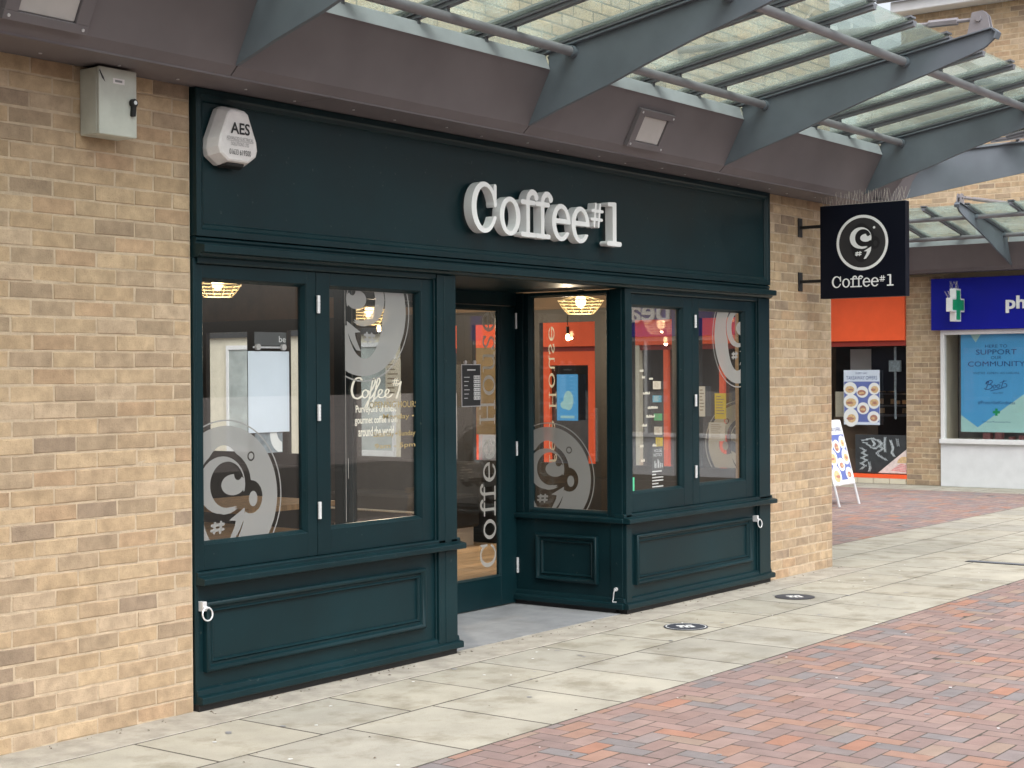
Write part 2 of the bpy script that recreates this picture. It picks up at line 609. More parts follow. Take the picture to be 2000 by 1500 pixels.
def seg_d(X, Y, a, b):
    ax, ay = a
    dx, dy = b[0] - ax, b[1] - ay
    L = dx * dx + dy * dy + 1e-12
    t = np.clip(((X - ax) * dx + (Y - ay) * dy) / L, 0, 1)
    return np.hypot(X - ax - t * dx, Y - ay - t * dy)


def stroke(X, Y, pts, w):
    """field of a polyline; w is a width or one width per point"""
    out = np.full(X.shape, -9.0)
    if not isinstance(w, (int, float)):
        w = np.interp(np.linspace(0, 1, len(pts)), np.linspace(0, 1, len(w)), w)
    for i in range(len(pts) - 1):
        a, b = pts[i], pts[i + 1]
        if isinstance(w, (int, float)):
            out = np.maximum(out, w / 2 - seg_d(X, Y, a, b))
        else:
            dx, dy = b[0] - a[0], b[1] - a[1]
            t = np.clip(((X - a[0]) * dx + (Y - a[1]) * dy) / (dx * dx + dy * dy + 1e-12), 0, 1)
            out = np.maximum(out, (w[i] + (w[i + 1] - w[i]) * t) / 2 - seg_d(X, Y, a, b))
    return out


def ell(X, Y, cx, cy, a, b):
    q = np.hypot((X - cx) / a, (Y - cy) / b)
    return (1 - q) * min(a, b)


def rect(X, Y, x0, y0, x1, y1):
    return np.minimum(np.minimum(X - x0, x1 - X), np.minimum(Y - y0, y1 - Y))


def arc(cx, cy, a, b, t0, t1, n=14):
    return [(cx + a * cos(radians(t0 + (t1 - t0) * i / n)), cy + b * sin(radians(t0 + (t1 - t0) * i / n))) for i in range(n + 1)]


def smooth(pts, k=6):
    P = [np.array(p, float) for p in pts]
    P = [2 * P[0] - P[1]] + P + [2 * P[-1] - P[-2]]
    out = []
    for i in range(1, len(P) - 2):
        for j in range(k):
            t = j / k
            out.append(tuple(0.5 * ((2 * P[i]) + (-P[i - 1] + P[i + 1]) * t + (2 * P[i - 1] - 5 * P[i] + 4 * P[i + 1] - P[i + 2]) * t * t + (-P[i - 1] + 3 * P[i] - 3 * P[i + 1] + P[i + 2]) * t ** 3)))
    out.append(tuple(P[-2]))
    return out


# slab-serif alphabet, capital height 1 --------------------------------
def gC(k):
    def f(X, Y):
        r = np.minimum(ell(X, Y, .42, .5, .42, .515), -ell(X, Y, .45, .5, .29 + .04 * (1 - k), .42 + .03 * (1 - k)))
        r = np.minimum(r, -rect(X, Y, .5, .34, 1.2, .56))
        r = np.maximum(r, stroke(X, Y, [(.775, .57), (.775, .95)], .085 * k + .01))
        return r
    return f, .84


def gO(k):
    return (lambda X, Y: np.minimum(ell(X, Y, .35, .385, .35, .40), -ell(X, Y, .35, .385, .35 - .145 * k, .40 - .095 * k))), .70


def gF(k):
    def f(X, Y):
        r = stroke(X, Y, [(.23, .045), (.23, .74)] + arc(.40, .76, .17, .185, 180, 40, 9), .12 * k)
        r = np.maximum(r, stroke(X, Y, [(.03, .72), (.45, .72)], .10 * k))
        r = np.maximum(r, stroke(X, Y, [(.03, .045), (.46, .045)], .10 * k))
        return np.maximum(r, .075 * k ** .5 - np.hypot(X - .53, Y - .85))
    return f, .46


def gE(k):
    def f(X, Y):
        r = np.minimum(ell(X, Y, .345, .385, .345, .40), -ell(X, Y, .355, .385, .345 - .14 * k, .40 - .095 * k))
        r = np.minimum(r, -rect(X, Y, .36, .19, 1, .37))
        r = np.maximum(r, np.minimum(ell(X, Y, .345, .385, .345, .40), rect(X, Y, .02, .365, .70, .365 + .10 * k)))
        return r
    return f, .69


def gHash(k):
    def f(X, Y):
        r = stroke(X, Y, [(.15, .40), (.22, .89)], .065)
        for a in ([(.32, .40), (.39, .89)], [(.04, .55), (.46, .55)], [(.07, .74), (.49, .74)]):
            r = np.maximum(r, stroke(X, Y, a, .065))
        return r
    return f, .52


def g1(k):
    def f(X, Y):
        r = rect(X, Y, .21, .04, .21 + .15 * k, .985)
        r = np.maximum(r, stroke(X, Y, [(.03, .055), (.52, .055)], .11 * k))
        return np.maximum(r, stroke(X, Y, [(.06, .93), (.28, .945)], .09 * k))
    return f, .55


def gH(k):
    def f(X, Y):
        r = np.full(X.shape, -9.0)
        for sx in (.19, .71):
            r = np.maximum(r, stroke(X, Y, [(sx, .04), (sx, .96)], .11 * k))
            for sy in (.04, .96):
                r = np.maximum(r, stroke(X, Y, [(sx - .14, sy), (sx + .14, sy)], .07 * k))
        return np.maximum(r, stroke(X, Y, [(.19, .5), (.71, .5)], .08 * k))
    return f, .9


def gU(k):
    def f(X, Y):
        r = stroke(X, Y, [(.16, .74), (.16, .30)] + arc(.36, .27, .20, .23, 180, 330, 10), .10 * k)
        r = np.maximum(r, stroke(X, Y, [(.58, .74), (.58, .04), (.70, .04)], .10 * k))
        for a in ([(.02, .74), (.16, .74)], [(.45, .74), (.58, .74)]):
            r = np.maximum(r, stroke(X, Y, a, .07 * k))
        return r
    return f, .72


def gS(k):
    pts = smooth([(.47, .60), (.36, .73), (.20, .71), (.12, .58), (.22, .45), (.38, .36), (.46, .22), (.36, .05), (.18, .04), (.08, .18)])
    return (lambda X, Y: np.maximum(stroke(X, Y, pts, .10 * k), np.maximum(stroke(X, Y, [(.49, .56), (.49, .72)], .05), stroke(X, Y, [(.06, .04), (.06, .2)], .05)))), .55


GLYPH = dict(C=gC, o=gO, f=gF, e=gE, H=gH, u=gU, s=gS)
GLYPH['#'] = gHash
GLYPH['1'] = g1
_gc = {}


def glyph(ch, k=1.0, n=64):
    if (ch, k, n) not in _gc:
        f, w = GLYPH[ch](k)
        _gc[(ch, k, n)] = (shape(f, -.12, -.12, 1.12, 1.12, n), w)
    return _gc[(ch, k, n)]


LAYOUT = [('C', 0), ('o', .93), ('f', 1.67), ('f', 2.19), ('e', 2.76), ('e', 3.49), ('#', 4.22), ('1', 4.90)]


# the round cup emblem, disc radius 1 -----------------------------------
def polyf(X, Y, P):
    """signed field of a closed polygon, positive inside"""
    d = np.full(X.shape, 9.0)
    ins = np.zeros(X.shape, bool)
    for i in range(len(P)):
        a, b = P[i], P[(i + 1) % len(P)]
        d = np.minimum(d, seg_d(X, Y, a, b))
        c = ((a[1] > Y) != (b[1] > Y))
        xs = a[0] + (Y - a[1]) * (b[0] - a[0]) / ((b[1] - a[1]) or 1e-9)
        ins ^= c & (X < xs)
    return np.where(ins, d, -d)


def swirl(X, Y):
    r = ell(X, Y, -.06, .177, .435, .40)
    r = np.minimum(r, -ell(X, Y, .037, .177, .318, .322))
    r = np.minimum(r, -stroke(X, Y, [(.12, -.062), (.50, .0)], [.16, .18]))
    r = np.maximum(r, stroke(X, Y, smooth([(-.16, -.165), (-.03, -.198), (.10, -.195), (.225, -.168)]), [.06, .075, .05, .006]))
    blob = np.minimum(ell(X, Y, .15, .172, .226, .148), .074 - .148 + np.hypot(X - .24, Y - .305))
    r = np.maximum(r, blob)
    one = polyf(X, Y, smooth([(.369, -.159), (.218, -.238), (.058, -.325)], 4) + [(.189, -.335)] + smooth([(.178, -.39), (.145, -.463), (.055, -.615)], 4) + smooth([(.16, -.60), (.276, -.454), (.349, -.313)], 4))
    r = np.maximum(r, one)
    for a in ([(-.195, -.345), (-.215, -.475)], [(-.085, -.335), (-.105, -.475)], [(-.255, -.375), (-.035, -.365)], [(-.265, -.445), (-.045, -.435)]):
        r = np.maximum(r, stroke(X, Y, a, .042))
    return r


def cup(X, Y):
    body = np.maximum(ell(X, Y, -.015, .17, .50, .481), ell(X, Y, -.03, .0, .42, .73))
    h = np.minimum(ell(X, Y, .485, -.02, .222, .235), -ell(X, Y, .527, -.048, .082, .110))
    return np.maximum(body, np.minimum(h, X - .36))


def emblem_field(X, Y):
    disc = 1.0 - np.hypot(X, Y)
    inner = np.maximum(np.minimum(disc, -cup(X, Y)), swirl(X, Y))
    inner = np.minimum(inner, -(.012 - np.abs(np.hypot(X - .49, Y - .555) - .058)))
    return np.maximum(inner, .011 - np.abs(np.hypot(X, Y) - 1.075))


def emblem(fr, cx, cy, clip, parent, mirror=False, R=.352, m='vinyl', name='vinyl_logo'):
    """vinyl disc of the cup emblem cut off at the edge of the pane"""
    sg = -1 if mirror else 1
    a0, b0, a1, b1 = clip
    xs = sorted(((a0 - cx) / R * sg, (a1 - cx) / R * sg))
    f = lambda X, Y: np.minimum(emblem_field(X, Y), rect(X, Y, xs[0], (b0 - cy) / R, xs[1], (b1 - cy) / R))
    sh = shape(f, -1.13, -1.13, 1.13, 1.13, 230)
    mb = MB()
    put_shape(mb, sh, fr, cx, cy, R, 0.0, mirror=mirror)
    return mb.build(name, m, parent)


_tc = {}


def text_mesh(body, extrude=0.0, offset=0.0):
    key = (body, extrude, offset)
    if key not in _tc:
        cu = bpy.data.curves.new('t', 'FONT')
        cu.body = body
        cu.size = 1.0
        cu.align_x = 'CENTER'
        cu.align_y = 'CENTER'
        cu.extrude = extrude
        cu.offset = offset
        cu.resolution_u = 3
        ob = bpy.data.objects.new('t', cu)
        COL.objects.link(ob)
        dg = bpy.context.evaluated_depsgraph_get()
        me = bpy.data.meshes.new_from_object(ob.evaluated_get(dg))
        bpy.data.objects.remove(ob)
        bpy.data.curves.remove(cu)
        V = np.array([v.co[:] for v in me.vertices])
        Fc = [tuple(p.vertices) for p in me.polygons]
        bpy.data.meshes.remove(me)
        lo, hi = V.min(0), V.max(0)
        V[:, :2] -= (lo + hi)[:2] / 2
        _tc[key] = (V, Fc, hi - lo)
    return _tc[key]


def text(mb, body, fr, cx, cy, w=None, h=None, lift=0.0, depth=0.0, mirror=False, offset=0.0):
    """lettering centred at (cx, cy), fitted to width w and/or height h"""
    V, Fc, d = text_mesh(body, 0.05 if depth else 0.0, offset)
    sx = w / d[0] if w else None
    sy = h / d[1] if h else None
    sx = sx or sy
    sy = sy or sx
    sg = -1 if mirror else 1
    zs = depth / 0.1 if depth else 0.0
    mb.add([fr.p(cx + sg * v[0] * sx, cy + v[1] * sy, lift + v[2] * zs) for v in V], [f if not mirror else f[::-1] for f in Fc])
    return mb


def quad(mb, fr, x0, y0, x1, y1, w=0.0):
    return mb.add([fr.p(x0, y0, w), fr.p(x1, y0, w), fr.p(x1, y1, w), fr.p(x0, y1, w)], [(0, 1, 2, 3)])


def poly(mb, fr, pts, w=0.0):
    return mb.add([fr.p(x, y, w) for x, y in pts], [tuple(range(len(pts)))])


def slabf(mb, fr, x0, y0, x1, y1, w0, w1):
    A = [fr.p(x0, y0, w0), fr.p(x1, y0, w0), fr.p(x1, y1, w0), fr.p(x0, y1, w0)]
    B = [fr.p(x0, y0, w1), fr.p(x1, y0, w1), fr.p(x1, y1, w1), fr.p(x0, y1, w1)]
    return mb.prism(A, B)


def oval(mb, fr, cx, cy, a, b, w=0.0, n=20):
    return poly(mb, fr, [(cx + a * cos(2 * pi * i / n), cy + b * sin(2 * pi * i / n)) for i in range(n)], w)


# ------------------------------------------------------------------ masonry
BRICK_PAL = [((.43, .315, .20), 5), ((.455, .34, .22), 5), ((.405, .298, .195), 4), ((.415, .29, .185), 2.4), ((.36, .27, .185), 2), ((.305, .23, .165), .9), ((.46, .352, .245), 3), ((.38, .287, .195), 2.4)]
PAV_PAL = [((.272, .190, .174), 5), ((.248, .184, .174), 5), ((.296, .214, .194), 3), ((.305, .190, .150), 1.6), ((.335, .180, .132), .7), ((.225, .192, .190), 2.2), ((.210, .192, .196), 1.2), ((.295, .222, .184), 1.0)]


def pick(pal, k=1.0):
    r = random.random() * sum(w for _, w in pal)
    for c, w in pal:
        r -= w
        if r <= 0:
            break
    j = random.uniform(.93, 1.07)
    return tuple(min(.9, x * j * k) for x in c)


def chamfer_block(L, H, D, c, jit):
    """block with its face on -y at y=0, centred in x and z; open back, rough edges"""
    def q(x, y, z, k=1.0):
        return (x + random.uniform(-jit, jit) * k, y + random.uniform(-jit, jit) * k * .5, z + random.uniform(-jit, jit) * k)
    a, b = L / 2, H / 2
    v = [q(sx * (a - c), 0, sz * (b - c)) for sx, sz in ((-1, -1), (1, -1), (1, 1), (-1, 1))]
    v += [q(sx * a, c, sz * b) for sx, sz in ((-1, -1), (1, -1), (1, 1), (-1, 1))]
    v += [(sx * a, D, sz * b) for sx, sz in ((-1, -1), (1, -1), (1, 1), (-1, 1))]
    f = [(0, 1, 2, 3)]
    for i in range(4):
        j = (i + 1) % 4
        f += [(i, 4 + i, 4 + j, j), (4 + i, 8 + i, 8 + j, 4 + j)]
    return v, f


def block_meshes(name, L, H, D, c, jit, n, m):
    out = []
    for _ in range(n):
        v, f = chamfer_block(L, H, D, c, jit)
        me = MB().add(v, f).mesh(name)
        me.materials.append(M[m])
        out.append(me)
    return out


BR_FULL = block_meshes('brick', .2165, .0655, .05, .0028, .0024, 8, 'brick_o')
BR_HALF = block_meshes('brick', .1035, .0655, .05, .0028, .0024, 5, 'brick_o')


def brick_wall(root, u0, u1, z0, z1, near, limit=300, mortar='mortar', lift=0.0, pal_k=1.0, dark=0.0):
    """stretcher bond on the local plane y=0 facing -y; `near(u, z)` ranks which courses become parts"""
    rows = []
    nz = int(round((z1 - z0) / .075))
    hz = (z1 - z0) / nz
    for r in range(nz):
        z = z0 + hz * (r + .5)
        u = u0 + (0 if r % 2 else -.1125) + random.uniform(-.008, .008)
        while u < u1 - .02:
            a, b = max(u, u0), min(u + .225, u1)
            if b - a > .035:
                rows.append((a, b, z))
            u += .225
    rows.sort(key=lambda t: near((t[0] + t[1]) / 2, t[2]))
    rest = MB()
    for i, (a, b, z) in enumerate(rows):
        w = b - a - .009
        c = pick(BRICK_PAL, pal_k)
        y = random.uniform(-.0015, .0015)
        if i < limit:
            half = w < .15
            o = link('brick', random.choice(BR_HALF if half else BR_FULL), root, ((a + b) / 2, y, z))
            o.scale = (w / (.1035 if half else .2165), 1, (hz - .009) / .0655)
            o.color = (*c, 1)
        else:
            v, f = chamfer_block(w, hz - .009, .05, .0035, .0016)
            rest.add([(p[0] + (a + b) / 2, p[1] + y, p[2] + z) for p in v], f, c)
    if rest.v:
        rest.build('brick_courses', 'brick_a', root, kind='stuff')
    box('mortar', mortar, root, u0, .0022, z0, u1, .12, z1)


# ------------------------------------------------------------------ ground
box('ground', 'ground', None, -90, -90, -.4, 110, 110, -.075, kind='structure')
box('paving_bed', 'joint', None, -7, -14, -.07, 17.3, 10.2, -.0007, kind='structure')

# clay pavers in herringbone
street = empty('paved_street', kind='structure')
PV_H = block_meshes('paver', .1965, .0965, .03, .0014, .0012, 8, 'paver_o')
PV_V = PV_H
paver_rest = MB()
cells = []
for i in range(-20, 165):
    for j in range(-62, 48):
        d = (i - j) % 4
        if d == 0:
            x0, y0, x1, y1 = i * .1, j * .1, i * .1 + .2, j * .1 + .1
        elif d == 3:
            x0, y0, x1, y1 = i * .1, j * .1, i * .1 + .1, j * .1 + .2
        else:
            continue
        for (ax0, ay0, ax1, ay1) in ((-2.0, -6.2, 15.6, -1.552), (6.0, .725, 15.45, 4.8)):
            p0, q0, p1, q1 = max(x0, ax0), max(y0, ay0), min(x1, ax1), min(y1, ay1)
            if p1 - p0 > .03 and q1 - q0 > .03:
                v = Vector(((p0 + p1) / 2, (q0 + q1) / 2, 0)) - CAMLOC
                dep = v.dot(_F)
                sx = 1000 + 3103 * v.dot(_R) / max(dep, .1)
                sy = 750 - 3103 * v.dot(_U) / max(dep, .1)
                seen = dep > 1 and -60 < sx < 2060 and sy < 1560
                if dep < 1 or sx > 2900 or sx < -700:
                    continue
                cells.append((0 if seen else 1, dep, p0, q0, p1, q1, d == 0))
cells.sort()
for k, (ns, dep, p0, q0, p1, q1, hor) in enumerate(cells):
    c = pick(PAV_PAL)
    L, H = (p1 - p0 - .0075, q1 - q0 - .0075)
    zz = random.uniform(-.0002, .0008)
    if k < 300:
        o = link('paver', random.choice(PV_H), street, ((p0 + p1) / 2, (q0 + q1) / 2, zz))
        o.rotation_euler = (radians(-90), 0, 0) if hor else (radians(-90), 0, radians(90))
        o.rotation_euler = (Matrix.Rotation(0 if hor else pi / 2, 3, 'Z') @ Matrix.Rotation(radians(-90), 3, 'X') @ Matrix.Rotation(random.uniform(-.003, .003), 3, 'X')).to_euler()
        o.scale = (L / .1965, 1, H / .0965) if hor else (H / .1965, 1, L / .0965)
        o.color = (*c, 1)
    else:
        v, f = chamfer_block(L, H, .03, .0014, .0012)
        t = random.uniform(-.003, .003)
        paver_rest.add([((p0 + p1) / 2 + p[0], (q0 + q1) / 2 + p[2], zz - p[1] + t * p[0]) for p in v], [g for g in f], c)
paver_rest.build('paver_field', 'paver_a', street, kind='stuff')

# stone slabs
pave = empty('pavement', kind='structure')


def slab(x0, y0, x1, y1, k=1.0):
    mb = MB()
    t = [random.uniform(-.0004, .0006) for _ in range(4)]
    g = .0065
    x0, y0, x1, y1 = x0 + g, y0 + g, x1 - g, y1 - g
    mb.add([(x0, y0, -.05), (x1, y0, -.05), (x1, y1, -.05), (x0, y1, -.05), (x0, y0, t[0]), (x1, y0, t[1]), (x1, y1, t[2]), (x0, y1, t[3])],
           [(3, 2, 1, 0), (4, 5, 6, 7), (0, 1, 5, 4), (1, 2, 6, 5), (2, 3, 7, 6), (3, 0, 4, 7)])
    o = mb.build('slab', 'slab_o', pave, bevel=.0012)
    b = random.choice([(.380, .362, .308), (.395, .374, .315), (.352, .338, .294), (.372, .355, .302), (.402, .378, .316)])
    j = random.uniform(.92, 1.06) * k
    o.color = (b[0] * j, b[1] * j, b[2] * j, 1)


for (y0, y1, off) in ((-.83, -.287, .28), (-1.548, -.83, .45)):
    x = off - 6 * .604 - .3
    while x < 15.3:
        w = .604 + random.uniform(-.012, .012)
        slab(x, y0, min(x + w, 15.3), y1)
        x += w
for (y0, y1, off) in ((-.287, .22, 6.95), (.22, .722, 6.95)):
    x = off
    while x < 15.3:
        w = .605 + random.uniform(-.015, .015)
        slab(x, y0, min(x + w, 15.3), y1, .95)
        x += w
yy = -1.55
while yy < 5:
    slab(15.45, yy, 16.3, yy + .6, 1.0)
    yy += .6
box('concrete_strip', 'concrete', None, -5, -.283, -.05, 6.93, .02, .002, bevel=.004, kind='structure')
box('recess_floor', 'recess', None, 1.97, .02, -.05, 3.745, .9, .006, kind='structure')
dr = empty('drain_cover', (7.9, -1.02, 0), label='dark slotted drain cover set in the pale slabs at the far right', cat='drain')
MB().box(-.055, -.26, -.004, .055, .26, .0045).build('frame', 'black', dr, bevel=.002)
MB().box(-.04, -.245, .004, .04, .245, .0065).build('grate', 'steel_d', dr)

# bits dropped on the ground
lit = MB()
for _ in range(70):
    x, y = random.uniform(-1, 9), random.uniform(-4.5, -.3)
    r = random.uniform(.004, .012)
    lit.add([(x + r * cos(a) * random.uniform(.6, 1.2), y + r * sin(a) * random.uniform(.6, 1.2), .004) for a in (0, 1.1, 2.2, 3.3, 4.4, 5.5)] + [(x, y, .006)], [(i, (i + 1) % 6, 6) for i in range(6)])
lit.build('litter', 'white', None, kind='stuff', label='white chewing gum spots and scraps scattered over the paving')
lv = MB()
for _ in range(230):
    x, y = random.uniform(-.9, 7), random.choice([random.uniform(-.09, -.035), random.uniform(-.09, -.04), random.uniform(-.16, -.04), random.uniform(-3.5, -.2)])
    a, r = random.uniform(0, 6.3), random.uniform(.003, .012)
    lv.add([(x - r * cos(a), y - r * sin(a), .005), (x + .4 * r * sin(a), y - .4 * r * cos(a), .009), (x + r * cos(a), y + r * sin(a), .005), (x - .4 * r * sin(a), y + .4 * r * cos(a), .007)], [(0, 1, 2, 3)])
gm = MB()
for _ in range(150):
    x, y = random.uniform(-1.2, 12), random.uniform(-4.6, -.3)
    r = random.uniform(.008, .02)
    gm.add([(x + r * cos(k * pi / 4) * random.uniform(.7, 1.1), y + r * sin(k * pi / 4) * random.uniform(.7, 1.1), .0022) for k in range(8)], [tuple(range(8))])
gm.build('gum_spots', 'ink_grey', None, kind='stuff', label='dark trodden gum spots over the slabs and block paving')
lv.build('leaf_debris', 'cardbrown', None, kind='stuff', label='brown leaf scraps along the foot of the shopfront')

# ------------------------------------------------------------------ own brickwork
camd = lambda u, z: (u + 5.1) + abs(z - 1.5) * .3
wl_ = empty('brick_wall', label='buff brick wall left of the coffee shopfront under the brown canopy', cat='wall')
brick_wall(wl_, -3.6, -.006, 0, 2.985, lambda u, z: -u)
wp = empty('brick_pier', label='buff brick corner pier right of the coffee shopfront behind the hanging sign', cat='pier')
brick_wall(wp, 5.80, 6.905, 0, 2.985, lambda u, z: u, pal_k=.97)
box('side_face', 'mortar', wp, 6.80, .121, 0, 6.904, .84, 2.985)
wu = empty('brick_wall', label='upper brick wall seen through the green glass of the near canopy', cat='wall')
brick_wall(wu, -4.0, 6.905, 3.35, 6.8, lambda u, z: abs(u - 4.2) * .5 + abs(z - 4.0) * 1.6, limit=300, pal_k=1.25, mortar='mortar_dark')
box('building_core', 'dark', wu, -4.0, .125, 2.99, 6.80, 9.0, 6.7)
box('side_face', 'mortar', wu, 6.801, .125, 2.99, 6.90, 9.0, 6.8)

# ------------------------------------------------------------------ canopies
WEB = [(-.355, 3.03), (-.6, 3.112), (-.9, 3.20), (-1.15, 3.287), (-1.43, 3.375), (-1.8, 3.48), (-2.10, 3.572), (-2.20, 3.61), (-2.255, 3.655), (-2.268, 3.69), (-2.245, 3.714), (-.675, 3.455), (-.5, 3.424), (-.506, 3.338)]
zb = lambda v: 3.457 + .1655 * (-v - .675)        # underside of the glazing bars


def beam(root, u, k=1.0, rod=True):
    b = MB().ext([(v * k, z) for v, z in WEB], u - .012, u + .012)
    o = b.build('beam', 'steel', root, bevel=.002)
    fl = MB().ext([(-.50 * k, 3.4245), (-2.245 * k, 3.7145), (-2.245 * k, 3.7245), (-.50 * k, 3.4345)], u - .035, u + .035)
    fl.build('flange', 'steel', o, bevel=.002)
    MB().ext([(-2.247 * k, 3.714), (-2.262 * k, 3.714), (-2.285 * k, 3.69), (-2.268 * k, 3.652), (-2.255 * k, 3.655), (-2.27 * k, 3.69)], u - .035, u + .035).build('end_plate', 'steel', o)
    if rod:
        r = MB()
        for s in (-1, 1):
            r.ext([(-2.09 * k, 3.70), (-2.235 * k, 3.722), (-2.22 * k, 3.80), (-2.19 * k, 3.835), (-2.12 * k, 3.83)], u + s * .022 - .005, u + s * .022 + .005)
        r.tube((u - .04, -2.165 * k, 3.785), (u + .04, -2.165 * k, 3.785), .018, 8)
        r.build('clevis', 'tube', o)
        r = MB()
        z = lambda v: 3.79 + (v + 2.13) * .038
        r.tube((u, -2.15 * k, z(-2.15)), (u, -2.02 * k, z(-2.02)), .012, 8)
        r.tube((u, -2.02 * k, z(-2.02)), (u, -1.83 * k, z(-1.83)), .024, 6)
        r.tube((u, -1.83 * k, z(-1.83)), (u, -1.78 * k, z(-1.78)), .013, 8)
        r.tube((u, -1.78 * k, z(-1.78)), (u, -1.70 * k, z(-1.70)), .013, 10, .026)
        r.tube((u, -1.70 * k, z(-1.70)), (u, .06, z(0)), .026, 10)
        r.build('tie_rod', 'tube', o, smooth=True)
    return o


def canopy(root, u0, nb, lo_cut=0, hi_cut=0, step=2.27, bars=4, first_cut=None):
    """bays from u0; with hi_cut / lo_cut the last / first bay is mitred at 45 degrees at that u"""
    us = [u0 + step * i for i in range(nb + 1)]
    end = us[-1]
    ua = lo_cut if first_cut else us[0]
    ub = hi_cut if hi_cut else end
    core = MB().ext([(-.02, 2.995), (-.29, 2.995), (-.345, 3.04), (-.49, 3.325), (-.02, 3.325)], ua + .3, ub - .05)
    core.build('gutter_box', 'dark', root)
    for i in range(nb + 1):
        beam(root, us[i])
    stops = us + ([hi_cut] if hi_cut else [])
    if first_cut:
        stops = [lo_cut] + stops
    for a, b in zip(stops[:-1], stops[1:]):
        g = .004
        mitre_b = hi_cut and b == hi_cut
        mitre_a = first_cut and a == lo_cut
        sec = [(-.306, 2.984), (-.356, 3.03), (-.515, 3.333), (-.495, 3.338), (-.34, 3.04), (-.296, 2.992)]
        A = [((a - (v if 0 else 0) + (v * (1) if mitre_a else g)), v, z) for v, z in sec]
        B = [((b - v if mitre_b else b - g), v, z) for v, z in sec]
        MB().prism(A, B).build('soffit_panel', 'brown', root)
        sec = [(-.521, 3.330), (-.487, 3.416), (-.472, 3.416), (-.50, 3.339)]
        A = [((a + v if mitre_a else a + .02), v, z) for v, z in sec]
        B = [((b - v if mitre_b else b - .02), v, z) for v, z in sec]
        MB().prism(A, B).build('gutter_trim', 'trim', root, bevel=.002)
    # soffit boards under the gutter
    u = ua + (.002 if first_cut else 0)
    k = 0
    while u < ub - .01:
        w = (2.1, 3.05, 2.5)[k % 3]
        e = min(u + w, ub + (.30 if hi_cut else 0))
        MB().ext([(.0, 2.9805), (-.312, 2.9805), (-.312, 2.992), (0, 2.992)], u + .002, e - .002).build('soffit_board', 'brown', root)
        u = e
        k += 1
    sc = MB()
    for i in range(int((ub - ua) / .38)):
        u = ua + .2 + i * .38
        sc.tube((u, -.16 + .05 * (i % 2), 2.9765), (u, -.16 + .05 * (i % 2), 2.981), .008, 6)
    sc.build('screws', 'steel_w', root, kind='stuff')
    # tubes
    bs = MB()
    for v, z in ((-.675, 3.412), (-1.676, 3.578)):
        for a, b in zip(stops[:-1], stops[1:]):
            e0 = a + v if (first_cut and a == lo_cut) else a
            e1 = b - v if (hi_cut and b == hi_cut) else b
            MB().tube((e0, v, z), (e1, v, z), .028, 14).build('purlin_tube', 'tube', root, smooth=True)
        for u in us:
            bs.tube((u - .05, v, z), (u - .012, v, z), .034, 14)
            bs.tube((u + .012, v, z), (u + .05, v, z), .034, 14)
    bs.build('tube_collars', 'steel', root, smooth=True, kind='stuff')
    # bars, pegs and glass
    g = step / bars
    ul = [us[0] + g * i for i in range(bars * nb + 1)]
    if hi_cut:
        ul += [end + g * i for i in range(1, 5)]
    if first_cut:
        ul = [us[0] - g * i for i in range(4, 0, -1)] + ul
    peg = MB()
    lim_hi = lambda v: (hi_cut - v - .05) if hi_cut else end + 1e-3
    lim_lo = lambda v: (lo_cut + v + .05) if first_cut else us[0] - 1e-3
    for i, u in enumerate(ul):
        v0 = -.20
        if hi_cut and u > hi_cut - .06:
            v0 = -(u - hi_cut + .1)
        if first_cut and u < lo_cut + .06:
            v0 = -(lo_cut - u + .1)
        if v0 > -1.8:
            h = MB()
            for (w, d0, d1) in ((.019, 0, .022), (.030, .022, .034)):
                A = [(u - w, v0, zb(v0) + d0), (u + w, v0, zb(v0) + d0), (u + w, v0, zb(v0) + d1), (u - w, v0, zb(v0) + d1)]
                B = [(u - w, -1.975, zb(-1.975) + d0), (u + w, -1.975, zb(-1.975) + d0), (u + w, -1.975, zb(-1.975) + d1), (u - w, -1.975, zb(-1.975) + d1)]
                h.prism(A, B)
            w = .042
            A = [(u - w, v0, zb(v0) + .053), (u + w, v0, zb(v0) + .053), (u + w, v0, zb(v0) + .065), (u - w, v0, zb(v0) + .065)]
            B = [(u - w, -1.965, zb(-1.965) + .053), (u + w, -1.965, zb(-1.965) + .053), (u + w, -1.965, zb(-1.965) + .065), (u - w, -1.965, zb(-1.965) + .065)]
            h.prism(A, B)
            h.build('glazing_bar', 'steel_d', root)
            for v, z in ((-.675, 3.412), (-1.676, 3.578), (-.48, 3.40)):
                if v < v0 and min(abs(u - q) for q in us) > .05:
                    peg.box(u - .012, v - .014, z, u + .012, v + .014, zb(v) + .002)
    peg.build('bar_pegs', 'steel_d', root, kind='stuff')
    edges = ul + [1e9 if hi_cut else ul[-1]]
    seq = list(zip(ul[:-1], ul[1:]))
    if hi_cut:
        seq.append((ul[-1], 99))
    for a, b in seq:
        pts = []
        for v in (-.06, -1.945):
            aa = max(a + .006, lim_lo(v)) if first_cut else a + .006
            bb = min(b - .006, lim_hi(v)) if hi_cut else b - .006
            pts.append((aa, bb, v))
        (a0, b0, v0), (a1, b1, v1) = pts
        if b1 - a1 < .02:
            continue
        if b0 - a0 < .01 and hi_cut:
            v0 = -(a - hi_cut + .07)
            a0, b0 = a + .006, a + .010
        if b0 - a0 < .01 and first_cut:
            v0 = -(lo_cut - b + .07)
            a0, b0 = b - .010, b - .006
        if v0 <= v1:
            continue
        t0, t1 = .036, .050
